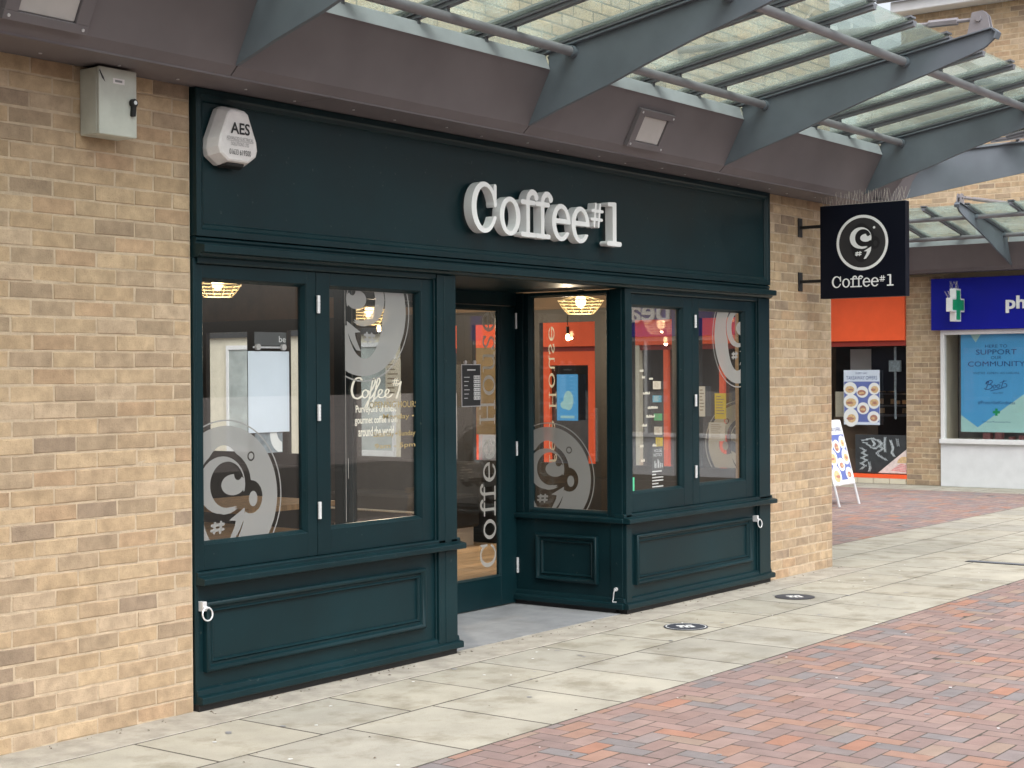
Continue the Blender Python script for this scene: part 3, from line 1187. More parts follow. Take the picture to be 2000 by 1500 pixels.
        MB().add([(a0, v0, zb(v0) + t0), (b0, v0, zb(v0) + t0), (b1, v1, zb(v1) + t0), (a1, v1, zb(v1) + t0), (a0, v0, zb(v0) + t1), (b0, v0, zb(v0) + t1), (b1, v1, zb(v1) + t1), (a1, v1, zb(v1) + t1)],
                 [(3, 2, 1, 0), (4, 5, 6, 7), (0, 1, 5, 4), (1, 2, 6, 5), (2, 3, 7, 6), (3, 0, 4, 7)]).build('glass_pane', 'canopy_glass', root)


cn = empty('glass_canopy', label='grey steel and wet glass canopy over the coffee shopfront', cat='canopy')
canopy(cn, -.03 - 2.27 * 4, 7, hi_cut=6.905)
cs = empty('glass_canopy', (6.905, 0, 0), radians(90), label='glass canopy turning the corner behind the black hanging sign', cat='canopy')
canopy(cs, 1.3, 2, first_cut=True, lo_cut=0)
hb = empty('canopy_hip', (6.905, 0, 0), radians(45), label='diagonal grey corner beam at the right end of the near canopy', cat='beam')
MB().ext([(-.64, 3.035), (-1.68, 3.262), (-2.5, 3.47), (-3.0, 3.585), (-3.19, 3.66), (-3.17, 3.70), (-1.68, 3.525), (-1.0, 3.43), (-.80, 3.32), (-.70, 3.18)], -.012, .012).build('web', 'steel', hb, bevel=.002)
MB().ext([(-1.0, 3.4305), (-3.17, 3.7005), (-3.17, 3.711), (-1.0, 3.441)], -.035, .035).build('flange', 'steel', hb, bevel=.002)

MB().ext([(-.43, 2.984), (-.52, 3.0), (-.66, 3.04), (-.80, 3.33), (-.73, 3.335), (-.43, 3.05)], -.010, .010).build('corner_plate', 'brown', hb)
MB().ext([(0, 2.9925), (-.436, 2.9925), (-.436, 3.004), (0, 3.004)], -.2, .2).build('corner_soffit', 'brown', hb)

# wall lights on the sloping soffit
PN = Vector((0, -.305, -.159)).normalized()       # outward normal of the sloping panel
PU = Vector((0, -.159, .305)).normalized()
for k, xc in enumerate((3.43, -1.11)):
    w = empty('soffit_light', (xc, -.417, 3.145), label=('square brown bulkhead light on the soffit above the right shop window', 'brown bulkhead light on the soffit at the top left corner above the bricks')[k], cat='light', group='square lights on the canopy soffit')
    fr = Frame((0, 0, 0), (1, 0, 0), PU)
    m = MB()
    for (x0, y0, x1, y1) in ((-.205, -.125, .205, -.085), (-.205, .085, .205, .125), (-.205, -.085, -.14, .085), (.14, -.085, .205, .085)):
        slabf(m, fr, x0, y0, x1, y1, 0.0, .03)
    m.build('frame', 'brown', w, bevel=.002)
    m = MB()
    slabf(m, fr, -.14, -.085, .14, .085, -.02, .018)
    m.build('diffuser', 'lightglass', w, bevel=.006)
    m = MB()
    for sx in (-.18, .18):
        for sy in (-.105, .105):
            m.tube(fr.p(sx, sy, .028), fr.p(sx, sy, .034), .007, 8)
    m.build('screws', 'steel_w', w)

# ------------------------------------------------------------------ shopfront
sf = empty('shopfront', (0, 0, 0), label='dark green timber coffee shopfront with recessed door and folding windows', cat='shopfront')
G = 'green'
# fascia: board with a raised border
fb = MB().box(.0, -.012, 2.275, 5.775, .06, 2.978).build('fascia', G, sf)
fm = MB()


def mould_ring(mb, fr, x0, y0, x1, y1, prof):
    """mitred moulding round a rectangle; prof = (inset, height) steps from the outside in"""
    rings = [[fr.p(x0 + d, y0 + d, h), fr.p(x1 - d, y0 + d, h), fr.p(x1 - d, y1 - d, h), fr.p(x0 + d, y1 - d, h)] for d, h in prof]
    vs = [p for r in rings for p in r]
    fs = []
    for i in range(len(rings) - 1):
        for k in range(4):
            j = (k + 1) % 4
            fs.append((i * 4 + k, i * 4 + j, i * 4 + 4 + j, i * 4 + 4 + k))
    return mb.add(vs, fs)


mould_ring(fm, FRONT(-.012), .002, 2.272, 5.773, 2.976, [(0, 0), (0, .026), (.030, .026), (.040, .018), (.056, .012), (.062, .004), (.062, 0)])
fm.build('moulding', G, fb)
cor = MB().ext([(.05, 2.272), (-.018, 2.272), (-.034, 2.262), (-.034, 2.252), (-.028, 2.244), (-.028, 2.236), (-.088, 2.230), (-.092, 2.226), (-.092, 2.192), (-.06, 2.188), (-.052, 2.176), (-.030, 2.170), (.05, 2.170)], .003, 5.772)
cor.build('cornice', G, sf, bevel=.0015)

RISER = [(0, 0), (0, .026), (.004, .031), (.012, .034), (.020, .030), (.026, .020), (.030, .012), (.040, .011), (.043, .015), (.048, .018), (.053, .014), (.056, 0)]


def window(x0, x1, gx0, gx1, fr, z0, z1, gz0, gz1, hinges=(), depth=.055, name='window'):
    """sash frame on frame fr (x, z), its pane and its hinges"""
    m = MB()
    for a in ((x0, z0, gx0, z1), (gx1, z0, x1, z1), (gx0, z0, gx1, gz0), (gx0, gz1, gx1, z1)):
        slabf(m, fr, *a, 0.0, -depth)
    o = m.build(name, G, sf, bevel=.0025)
    b = MB()      # glazing bead, sloping to the glass
    mould_ring(b, fr, gx0 - .001, gz0 - .001, gx1 + .001, gz1 + .001, [(0, -.006), (.004, -.008), (.016, -.030), (.016, -.05)])
    b.build('glazing_bead', G, o)
    p = MB()
    slabf(p, fr, gx0 + .004, gz0 + .004, gx1 - .004, gz1 - .004, -.034, -.042)
    p.build('pane', 'glass', o)
    for hx, ha, hb_ in hinges:
        h = MB()
        n = 5
        for i in range(n):
            s0, s1 = ha + (hb_ - ha) * i / n, ha + (hb_ - ha) * (i + 1) / n
            h.tube(fr.p(hx, s0 + .001, .012), fr.p(hx, s1 - .001, .012), .0105, 10)
        h.tube(fr.p(hx, ha, .012), fr.p(hx, hb_, .012), .008, 8)
        h.build('hinge', 'chrome', o, smooth=True)
    return o


FZ = FRONT(0.0)
HZ = ((.858, .947), (1.367, 1.452), (1.925, 2.018))
win1 = window(.022, .846, .070, .778, FZ, .668, 2.140, .792, 2.074)
win2 = window(.850, 1.790, .950, 1.690, FZ, .668, 2.140, .797, 2.072, [(.852, a, b) for a, b in HZ])
win3 = window(3.822, 4.660, 3.874, 4.544, FZ, .668, 2.140, .795, 2.066)
win4 = window(4.664, 5.590, 4.757, 5.443, FZ, .668, 2.140, .799, 2.066, [(4.688, a, b) for a, b in HZ])
FR = Frame((3.747, 0, 0), (0, -1, 0), (0, 0, 1))       # return side, faces -x; local x = -y
win5 = window(-.815, -.095, -.77, -.125, FR, .64, 2.165, .665, 2.146)
# sash heads above the windows
for a, b in ((.02, 1.795), (3.815, 5.595)):
    MB().ext([(.0, 2.142), (-.016, 2.142), (-.022, 2.150), (-.022, 2.1695), (.05, 2.1695), (.05, 2.142)], a, b).build('window_head', G, sf)
# pilasters
for a, b, c in ((1.797, 1.962, 1), (3.747, 3.812, 1), (5.600, 5.773, 1)):
    p = MB()
    p.box(a, -.030, .075, b, .06, .60)
    p.box(a, -.030, .64, b, .06, 2.169)
    if b - a > .1:
        p.box(a - .010, -.014, .075, a, .06, .60).box(a - .010, -.014, .64, a, .06, 2.169)
        if b < 3:
            p.box(a + .055, -.034, .075, b - .055, -.028, .60).box(a + .055, -.034, .642, b - .055, -.028, 2.166)
    else:
        p.box(b, -.014, .075, b + .010, .06, .60).box(b, -.014, .64, b + .010, .06, 2.169)
    p.build('pilaster', G, sf, bevel=.003)
box('pilaster', G, sf, .0, -.012, .075, .021, .06, 2.169, bevel=.002)
# sills
SILL = [(.05, .605), (-.070, .605), (-.076, .610), (-.076, .634), (-.070, .639), (-.030, .646), (-.030, .662), (-.024, .667), (.05, .667)]
MB().ext(SILL, .003, 1.99).build('sill', G, sf, bevel=.002)
s2 = MB().ext(SILL, 3.72, 5.800)
s2.ext([(3.80, .605), (3.716, .605), (3.711, .61), (3.711, .634), (3.718, .639), (3.735, .644), (3.80, .644)], -.02, .885, 'y')
s2.build('sill', G, sf, bevel=.002)
# stall risers
for a, b, c, d in ((.0, 1.797, .056, 1.685), (3.812, 5.60, 3.880, 5.490)):
    r = box('stall_riser', G, sf, a, .0, .04, b, .05, .604)
    m = MB()
    mould_ring(m, FRONT(0.0), c, .183, d, .520, RISER)
    m.build('panel_moulding', G, r, smooth=True)
r = box('stall_riser', G, sf, 3.747, .0965, .04, 3.80, .884, .604)
m = MB()
mould_ring(m, FR, -.705, .187, -.197, .508, RISER)
m.build('panel_moulding', G, r, smooth=True)
rp = MB().box(3.741, .0, .075, 3.80, .0955, .604).box(3.741, .0, .645, 3.80, .094, 2.169).box(3.741, .816, .645, 3.80, .884, 2.169)
rp.build('pilaster', G, sf, bevel=.002)
# plinths and kick boards
PL = [(.04, .036), (-.052, .036), (-.056, .040), (-.056, .068), (-.050, .073), (-.024, .078), (-.020, .100), (-.004, .108), (.04, .108)]
MB().ext(PL, .002, 1.985).build('plinth', G, sf, bevel=.0015)
p2 = MB().ext(PL, 3.725, 5.800)
p2.ext([(3.79, .036), (3.706, .036), (3.703, .040), (3.703, .068), (3.709, .073), (3.729, .078), (3.733, .1), (3.747, .108), (3.79, .108)], -.02, .884, 'y')
p2.build('plinth', G, sf, bevel=.0015)
box('kick_board', 'black', sf, .004, -.028, .003, 1.955, .05, .0355)
kb = MB().box(3.752, -.028, .003, 5.77, .0505, .0355).box(3.730, .051, .007, 3.80, .884, .0355)
kb.build('kick_board', 'black', sf)
# recess: soffit, left cheek, door frame
box('recess_soffit', G, sf, 1.963, .051, 2.171, 3.746, .95, 2.26)
FRL = Frame((1.962, 0, 0), (0, 1, 0), (0, 0, 1))       # left return, faces +x
win6 = window(.0955, .815, .125, .77, FRL, .64, 2.165, .665, 2.146)
MB().box(1.965, .816, .645, 1.91, .864, 2.169).box(1.965, .0, .645, 1.9625, .095, 2.169).build('pilaster', G, sf)
r = box('stall_riser', G, sf, 1.90, .0615, .007, 1.962, .864, .639)
m = MB()
mould_ring(m, FRL, .197, .187, .705, .508, RISER)
m.build('panel_moulding', G, r, smooth=True)
df = MB().box(1.9625, .865, .007, 1.998, .93, 2.170).box(3.738, .8845, .007, 3.80, .93, 2.170).box(1.9985, .868, 2.078, 3.737, .93, 2.170)
df.build('door_frame', G, sf)


def door(x0, x1, gx0, gx1, hinge_x):
    fr = FRONT(.880)
    m = MB()
    for a in ((x0, .012, gx0, 2.074), (gx1, .012, x1, 2.074), (gx0, .012, gx1, .212), (gx0, 2.052, gx1, 2.074)):
        slabf(m, fr, *a, 0.0, -.045)
    o = m.build('door', G, sf, bevel=.002)
    b = MB()
    mould_ring(b, fr, gx0 - .001, .211, gx1 + .001, 2.053, [(0, .004), (.003, .004), (.014, -.012), (.014, -.03)])
    b.build('glazing_bead', G, o)
    p = MB()
    slabf(p, fr, gx0 + .003, .215, gx1 - .003, 2.049, -.018, -.026)
    p.build('pane', 'glass', o)
    for a, b_ in ((.22, .325), (1.035, 1.135), (1.92, 2.03)):
        h = MB().tube((hinge_x, .872, a), (hinge_x, .872, b_), .009, 10)
        for i in range(1, 4):
            z = a + (b_ - a) * i / 4
            h.tube((hinge_x, .872, z - .002), (hinge_x, .872, z + .002), .0105, 10)
        h.build('hinge', 'chrome', o, smooth=True)
    return o, fr


d1, dfr = door(2.872, 3.736, 2.975, 3.566, 3.741)
d2, _ = door(2.000, 2.868, 2.102, 2.765, 1.9955)
MB().tube((2.90, .835, .95), (2.90, .835, 1.35), .013, 10).tube((2.90, .835, 1.0), (2.90, .88, 1.0), .01, 8).tube((2.90, .835, 1.3), (2.90, .88, 1.3), .01, 8).build('pull_handle', 'chrome', d1, smooth=True)

# iron rings and the cabin hook on the stall risers
for k, (x, z) in enumerate(((.034, .500), (5.552, .500))):
    rg = MB().box(x - .013, -.040, z - .020, x + .013, -.001, z + .026)
    rg.tube((x - .012, -.046, z - .004), (x + .012, -.046, z - .004), .008, 8)
    o = rg.build('ring_pull', 'chrome', sf, bevel=.001)
    t = MB().path([(x + .004 + .031 * sin(a), -.050 - .004 * (1 - cos(a)), z - .032 + .031 * cos(a)) for a in np.linspace(0, 2 * pi, 25)[:-1]], .0040, 8, True)
    t.build('ring', 'chrome', o, smooth=True)
hk = MB().tube((3.7405, .05, .165), (3.728, .05, .165), .013, 10)
hk.path([(3.728, .05, .165), (3.724, .055, .160), (3.724, .060, .140), (3.724, .064, .100), (3.724, .070, .088), (3.724, .068, .080), (3.724, .055, .080), (3.724, .040, .082)], .004, 6)
hk.build('cabin_hook', 'chrome', sf, smooth=True)

# vinyl on the glass -----------------------------------------------------
GV = FRONT(.0335)
emblem(GV, .2385, 1.007, (.075, .800, .772, 2.07), win1)
emblem(GV, 1.2436, 1.949, (1.102, .81, 1.68, 2.066), win2, mirror=True)
emblem(GV, 5.390, 1.876, (4.762, .806, 5.428, 2.06), win4)
GVR = Frame((3.7135 + .067, 0, 0), (0, -1, 0), (0, 0, 1))
emblem(Frame((3.7805, 0, 0), (0, -1, 0), (0, 0, 1)), -.629, .887, (-.764, .672, -.131, 2.14), win5)
m = MB()
for x in (1.100,):
    quad(m, GV, x, .82, x + .003, 2.065)
quad(m, GV, 1.118, 1.05, 1.1225, 1.16)
m.build('vinyl_edge', 'vinyl_l', win2)

# script "Coffee #1"
SCR = [
    ([(.30, .86), (.24, .98), (.10, .94), (.0, .70), (-.04, .38), (.02, .10), (.16, .02), (.30, .12)], .075),
    ([(.44, .42), (.34, .34), (.32, .14), (.40, .04), (.50, .16), (.50, .34), (.42, .42), (.56, .34)], .05),
    ([(.52, .22), (.66, .46), (.76, .80), (.72, .96), (.66, .80), (.58, .20), (.48, -.36), (.40, -.42), (.50, -.12), (.66, .12)], .05),
    ([(.66, .12), (.80, .46), (.92, .82), (.88, .98), (.82, .80), (.74, .20), (.64, -.36), (.56, -.42), (.66, -.12), (.84, .10)], .05),
    ([(.84, .12), (.96, .24), (1.0, .38), (.92, .42), (.86, .26), (.90, .06), (1.04, .06), (1.14, .20)], .05),
    ([(1.10, .14), (1.20, .24), (1.24, .38), (1.16, .42), (1.10, .26), (1.14, .06), (1.26, .06), (1.36, .20)], .05),
    ([(1.66, .78), (1.60, .40), (1.50, .0)], .065),
    ([(1.52, .60), (1.66, .78)], .04),
    ([(1.40, .60), (1.46, .95)], .03), ([(1.47, .60), (1.53, .95)], .03), ([(1.35, .71), (1.56, .71)], .03), ([(1.36, .84), (1.58, .84)], .03),
]


def script_field(strokes):
    sm = [(smooth(p, 5) if len(p) > 3 else p, w) for p, w in strokes]

    def f(X, Y):
        r = np.full(X.shape, -9.0)
        for p, w in sm:
            r = np.maximum(r, stroke(X, Y, p, w))
        return r
    return f


shp = shape(script_field(SCR), -.15, -.55, 1.85, 1.1, 170)
m = MB()
put_shape(m, shp, GV, 1.160, 1.475, .115, sx=.235)
m.build('script_lettering', 'vinyl_w', win2)
m = MB()
for t, cx, cy, w in (('Purveyors of finest', 1.345, 1.415, .33), ('gourmet coffee from', 1.345, 1.355, .345), ('around the world', 1.345, 1.297, .29)):
    text(m, t, GV, cx, cy, w, .052, offset=.022)
m.build('lettering', 'vinyl_w', win2)
GI = FRONT(.60)
m = MB()
for t, cx, cy, w, h in (('OPENING HOURS', 1.49, 1.44, .40, .036), ('Monday \u2022', 1.53, 1.37, .26, .036), ('Saturday \u2022', 1.42, 1.275, .20, .038), ('\u2022 Sunday \u2022', 1.60, 1.275, .20, .038), ('9am - 5pm', 1.50, 1.21, .34, .034)):
    text(m, t, GV, cx, cy, w, h, offset=.01)
m.build('opening_hours', 'vinyl_g', win2)


def vertical_name(parent, fr, x_base, z0, h, L, m, mirror=False):
    """Coffee House set vertically, reading upwards"""
    ch = [('C', 0), ('o', .98), ('f', 1.80), ('f', 2.35), ('e', 3.00), ('e', 3.80), ('H', 5.0), ('o', 6.05), ('u', 6.85), ('s', 7.62), ('e', 8.28)]
    k = L / 8.97
    V = Frame(fr.p(x_base, z0), fr.V, -fr.U if not mirror else fr.U)
    for c, a in ch:
        sh, w = glyph(c, .86, 48)
        vo, tri, _ = sh
        mb = MB()
        mb.add([V.O + V.U * ((a + p[0]) * k) + V.V * (p[1] * h) for p in vo], tri)
        mb.build('letter', m, parent)


vertical_name(d1, FRONT(.8975), 3.528, .285, .175, 1.745, 'vinyl_l')

# cream lines on the right window and the small stickers
m = MB()
rows = [(4.02, 1.615, .05), (4.05, 1.57, .04), (4.14, 1.56, .05), (4.06, 1.46, .09), (4.12, 1.36, .13), (4.10, 1.30, .11), (4.05, 1.24, .06), (4.02, 1.10, .045), (4.18, 1.10, .05), (4.03, 1.0, .05)]
for x, z, w in rows:
    m = MB()
    n = max(2, int(w / .012))
    for i in range(n):
        quad(m, GV, x + i * w / n, z, x + (i + .75) * w / n, z + random.uniform(.010, .020))
    m.build('text_line', 'vinyl_w', win3)
st = MB()
quad(st, GV, 3.880, .802, 3.945, .902)
o = st.build('green_sticker', 'gstick', win3)
st = MB()
quad(st, GV, 3.886, .872, 3.92, .890, .0006)
st.build('sticker_mark', 'poster_navy', o)

# ------------------------------------------------------------------ big letters
ls = empty('shop_sign', (2.031, -.095, 2.430), label='raised white slab lettering Coffee#1 on the green fascia', cat='sign')
FL = Frame((0, 0, 0), (1, 0, 0), (0, 0, 1))
for ch, a in LAYOUT:
    sh, w = glyph(ch, 1.0, 72)
    mb = MB()
    put_shape(mb, sh, FL, a * .288, 0, .288, 0.0, -.058)
    o = mb.build('letter', 'letter', ls)
    pn = MB()
    for px, pz in ((.3 * w, .2), (.3 * w, .65)):
        pn.tube(((a + px) * .288, .05, pz * .288), ((a + px) * .288, .084, pz * .288), .006, 6)

# ------------------------------------------------------------------ alarm box, enclosure
al = empty('alarm_box', (.205, -.02, 2.755), label='white six sided burglar alarm box lettered AES on the green fascia', cat='alarm')
out_ = [(-.050, .148), (.050, .148), (.078, .132), (.142, -.015), (.150, -.065), (.138, -.100), (.078, -.138), (-.078, -.138), (-.138, -.100), (-.150, -.065), (-.142, -.015), (-.078, .132)]
fr = Frame((0, 0, 0), (1, 0, 0), (0, 0, 1))
m = MB()
rings = [(1.0, 0.0), (1.0, .03), (.84, .088), (.78, .093)]
vs = [fr.p(x * s, z * s * (1 if s == 1 else 1.03), w) for s, w in rings for x, z in out_]
n = len(out_)
fs = [(i * n + k, i * n + (k + 1) % n, (i + 1) * n + (k + 1) % n, (i + 1) * n + k) for i in range(3) for k in range(n)] + [tuple(3 * n + k for k in range(n))]
m.add(vs, fs)
m.build('casing', 'plastic', al)
MB().prism([(-.075, -.02, -.128), (.075, -.02, -.128), (.055, -.075, -.110), (-.055, -.075, -.110)], [(-.075, -.02, -.150), (.075, -.02, -.150), (.055, -.07, -.140), (-.055, -.07, -.140)]).build('strobe', 'black', al, bevel=.004)
tx = MB()
fa = Frame((0, 0, 0), (1, 0, 0), (0, 0, 1))
text(tx, 'AES', fa, .010, .040, .125, .056, lift=.0955, offset=.02)
text(tx, '01633 619500', fa, .008, -.075, .140, .026, lift=.0955)
tx.build('lettering', 'ink', al)
tx = MB()
text(tx, 'ADVANCED ELECTRICAL', fa, .008, -.010, .175, .017, lift=.0955)
text(tx, 'SOLUTIONS LTD', fa, .008, -.036, .115, .017, lift=.0955)
quad(tx, fa, -.080, -.0232, .096, -.0216, .0955)
tx.build('small_lettering', 'ink_grey', al)

eb = empty('electrical_box', (-.540, 0, 2.82), label='pale grey locked electrical enclosure fixed high on the brick wall', cat='electrical box')
MB().box(-.103, -.118, -.148, .103, -.002, .146).build('casing', 'box', eb, bevel=.004)
dd = MB().box(-.105, -.138, -.150, .105, -.122, .148).build('door', 'box', eb, bevel=.005, segs=2)
h = MB().tube((.078, -.138, .005), (.078, -.158, .005), .019, 14)
h.add([(.068, -.157, .0), (.090, -.157, .0), (.084, -.157, -.055), (.064, -.157, -.055), (.068, -.139, .0), (.090, -.139, .0), (.084, -.139, -.055), (.064, -.139, -.055)], [(0, 1, 2, 3), (4, 5, 6, 7), (0, 1, 5, 4), (1, 2, 6, 5), (2, 3, 7, 6), (3, 0, 4, 7)])
h.build('handle', 'black', dd, bevel=.002)
MB().tube((.080, -.158, .006), (.080, -.1605, .006), .009, 12).build('lock', 'chrome', dd)
lb = MB().box(-.028, -.1395, .080, .035, -.138, .104).build('label_plate', 'plastic', dd)
tx = MB()
quad(tx, FRONT(-.1398), -.018, .087, .022, .097)
tx.build('label_mark', 'ink_grey', dd)
ch_ = MB()
poly(ch_, FRONT(-.1384), [(-.103, .125), (-.088, .095), (-.070, .080), (-.080, .102), (-.094, .122), (-.100, .135)])
ch_.build('scratch', 'ink', dd)

# ------------------------------------------------------------------ projecting sign
ps = empty('hanging_sign', (6.34, -.55, 2.18), label='square black projecting sign Coffee#1 with white ring logo on the brick pier', cat='sign')
MB().box(-.035, -.355, 0, .035, .355, .725).build('panel', 'navy', ps, bevel=.003)
SFR = Frame((-.0358, 0, 0), (0, -1, 0), (0, 0, 1))
for side, fr in ((0, SFR), (1, Frame((.0358, 0, 0), (0, 1, 0), (0, 0, 1)))):
    fr_hi = Frame(fr.p(0, 0, .0006), fr.U, fr.V)
    m = MB()
    oval(m, fr, 0, .423, .200, .200, 0, 64)
    m.build('disc', mat('charcoal disc', (.030, .029, .032), .5, var=.05), ps)
    m = MB()
    sh = shape(lambda X, Y: .05 - np.abs(np.hypot(X, Y) - .95), -1.1, -1.1, 1.1, 1.1, 120)
    put_shape(m, sh, fr_hi, 0, .423, .214)
    sh = shape(swirl, -.6, -.8, .6, .8, 150)
    put_shape(m, sh, fr_hi, 0, .423, .207)
    oval(m, fr_hi, .100, .423 + .112, .010, .010)
    m.build('logo', 'letter', ps)
    m = MB()
    put_shape(m, shape(lambda X, Y: np.minimum(cup(X, Y), -swirl(X, Y)), -.8, -.8, .8, .8, 120), Frame(fr.p(0, 0, .0003), fr.U, fr.V), 0, .423, .207)
    m.build('cup_print', mat('black cup print', (.012, .012, .014), .5, var=.05), ps)
    m = MB()
    for ch, a in LAYOUT:
        put_shape(m, glyph(ch, 1.0, 72)[0], fr, -.255 + a * .0935, .082, .089, .0006, sx=.0935)
    m.build('lettering', 'letter', ps)
for z in (.572, .143):
    b = MB().box(-.012, .355, z - .012, .012, .545, z + .012).box(-.035, .540, z - .075, .035, .5485, z + .075)
    b.build('bracket', 'black', ps, bevel=.002)
sp = MB()
for i in range(26):
    y = -.34 + i * .68 / 25
    for s in (-1, 1):
        sp.tube((0, y, .725), (s * random.uniform(.01, .05), y + random.uniform(-.02, .02), .725 + random.uniform(.085, .115)), .0012, 4)
sp.box(-.012, -.35, .7255, .012, .35, .730)
sp.build('bird_spikes', 'spike', ps)

# floor stickers
for k, (x, y, r) in enumerate(((3.527, -.612, .140), (5.125, -.560, .142))):
    f = empty('floor_sticker', (x, y, .004), label=('round dark floor sticker with a white rim outside the right shop window', 'plain dark round floor sticker by the foot of the brick pier')[k], cat='sticker', group='round floor stickers on the slabs')
    fg = Frame((0, 0, 0), (cos(.9), sin(.9), 0), (-sin(.9), cos(.9), 0))
    m = MB()
    m.prism([fg.p(r * cos(2 * pi * i / 32), r * sin(2 * pi * i / 32), 0) for i in range(32)], [fg.p(r * cos(2 * pi * i / 32), r * sin(2 * pi * i / 32), .0012) for i in range(32)])
    m.build('disc', 'stick', f)
    m = MB()
    if k == 0:
        sh = shape(lambda X, Y: .022 - np.abs(np.hypot(X, Y) - .90), -1.1, -1.1, 1.1, 1.1, 90)
        put_shape(m, sh, fg, 0, 0, r, .0018)
    for (a, b_, c, d) in ((-.045, -.05, .0, -.02), (-.045, -.012, .01, .012), (.018, -.055, .05, -.012), (.022, -.004, .052, .05), (-.03, .022, .012, .045)):
        quad(m, fg, a, b_, c, d, .0018)
    m.build('print', 'ink_w', f)

# ------------------------------------------------------------------ interior
box('floor', 'dark', None, -.3, .951, -.06, 6.78, 9.0, -.02, kind='structure')
fl = empty('floorboards', kind='structure')
x = -.3
y = .06
while y < 9:
    a = -.3
    off = random.uniform(0, 1.5)
    xs = [-.3] + [q for q in np.arange(-.3 + off, 6.7, 1.8)] + [6.78]
    for p, q in zip(xs[:-1], xs[1:]):
        if q - p < .1:
            continue
        segs = [(p, q)]
        if y < .94:
            segs = [(max(p, -.3), min(q, 1.89)), (max(p, 3.81), q)]
        for p2, q2 in segs:
            if q2 - p2 > .1:
                MB().box(p2 + .001, y + .0015, -.019, q2 - .001, y + .1385, .004 + random.uniform(-.0006, .0006)).build('floorboard', 'floor', fl)
    y += .14
box('ceiling', 'ceil', None, -.3, .07, 2.9, 6.78, 9.0, 2.975, kind='structure')
box('wall_back', 'wall_in', None, -.3, 9.0, -.05, 6.9, 9.1, 2.99, kind='structure')
box('wall_left', 'wall_in', None, -.42, .13, -.05, -.3, 9.0, 2.99, kind='structure')
pk = empty('plank_wall', (0, 0, 0), label='old brown horizontal plank cladding on the back wall inside the shop', cat='wall')
z = .02
while z < 2.85:
    hgt = random.uniform(.13, .2)
    xx = -.29
    while xx < 6.7:
        w = random.uniform(1.1, 2.2)
        MB().box(xx + .002, 8.955 - random.uniform(0, .012), z + .002, min(xx + w, 6.76) - .002, 8.995, min(z + hgt, 2.88) - .002).build('plank', 'plank', pk)
        xx += w
    z += hgt
# front returns of the room above the windows and inside faces
box('wall_front_inside', 'wall_in', None, -.3, .062, 2.20, 6.79, .0695, 2.9, kind='structure')
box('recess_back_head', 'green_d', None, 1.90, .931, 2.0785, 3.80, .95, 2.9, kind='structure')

# pendant lamps
cagew = bpy.data.materials['warm white wire'].node_tree.nodes['Principled BSDF']
cagew.inputs['Emission Strength'].default_value = .09


def pendant(loc, label):
    p = empty('pendant_lamp', loc, label=label, cat='lamp', group='wire cage pendant lamps inside the shop')
    c = MB()
    R0, R1, H = .185, .105, .105
    for k in range(5):
        t = k / 4
        R = R1 + (R0 - R1) * t ** .8
        c.path([(R * cos(a), R * sin(a), H * t) for a in np.linspace(0, 2 * pi, 29)[:-1]], .004, 5, True)
    for k in range(12):
        a = 2 * pi * k / 12
        c.path([((R1 + (R0 - R1) * (t ** .8)) * cos(a), (R1 + (R0 - R1) * (t ** .8)) * sin(a), H * t) for t in (0, .25, .5, .75, 1)] + [(.03 * cos(a), .03 * sin(a), H + .04)], .0034, 5)
    c.build('cage', 'cage', p)
    MB().tube((0, 0, H + .03), (0, 0, H + .10), .03, 10).build('lampholder', 'black', p)
    MB().tube((0, 0, H + .10), (0, 0, 2.9 - loc[2]), .005, 6).build('cord', 'black', p)
    b = MB()
    nn, mm = 10, 6
    rg = [[(.045 * sin(pi * i / mm) * cos(2 * pi * j / nn), .045 * sin(pi * i / mm) * sin(2 * pi * j / nn), .10 - .055 * cos(pi * i / mm)) for j in range(nn)] for i in range(mm + 1)]
    vs = [q for r_ in rg for q in r_]
    b.add(vs, [(i * nn + j, i * nn + (j + 1) % nn, (i + 1) * nn + (j + 1) % nn, (i + 1) * nn + j) for i in range(mm) for j in range(nn)])
    b.build('bulb', 'bulb', p, smooth=True)
    li = bpy.data.lights.new('pendant_light', 'POINT')
    li.energy = 1.5
    li.color = (1, .76, .48)
    li.shadow_soft_size = .008
    lo = bpy.data.objects.new('pendant_light', li)
    lo.location = (loc[0], loc[1], loc[2] + .02)
    COL.objects.link(lo)


pendant((5.45, 1.5, 2.09), 'lit wire cage lamp showing through the side pane of the doorway')
pendant((2.92, 3.0, 2.19), 'lit wire cage lamp in the top left corner of the left window')
pendant((4.58, 3.0, 2.02), 'lit wire cage lamp behind the grey logo of the second window')

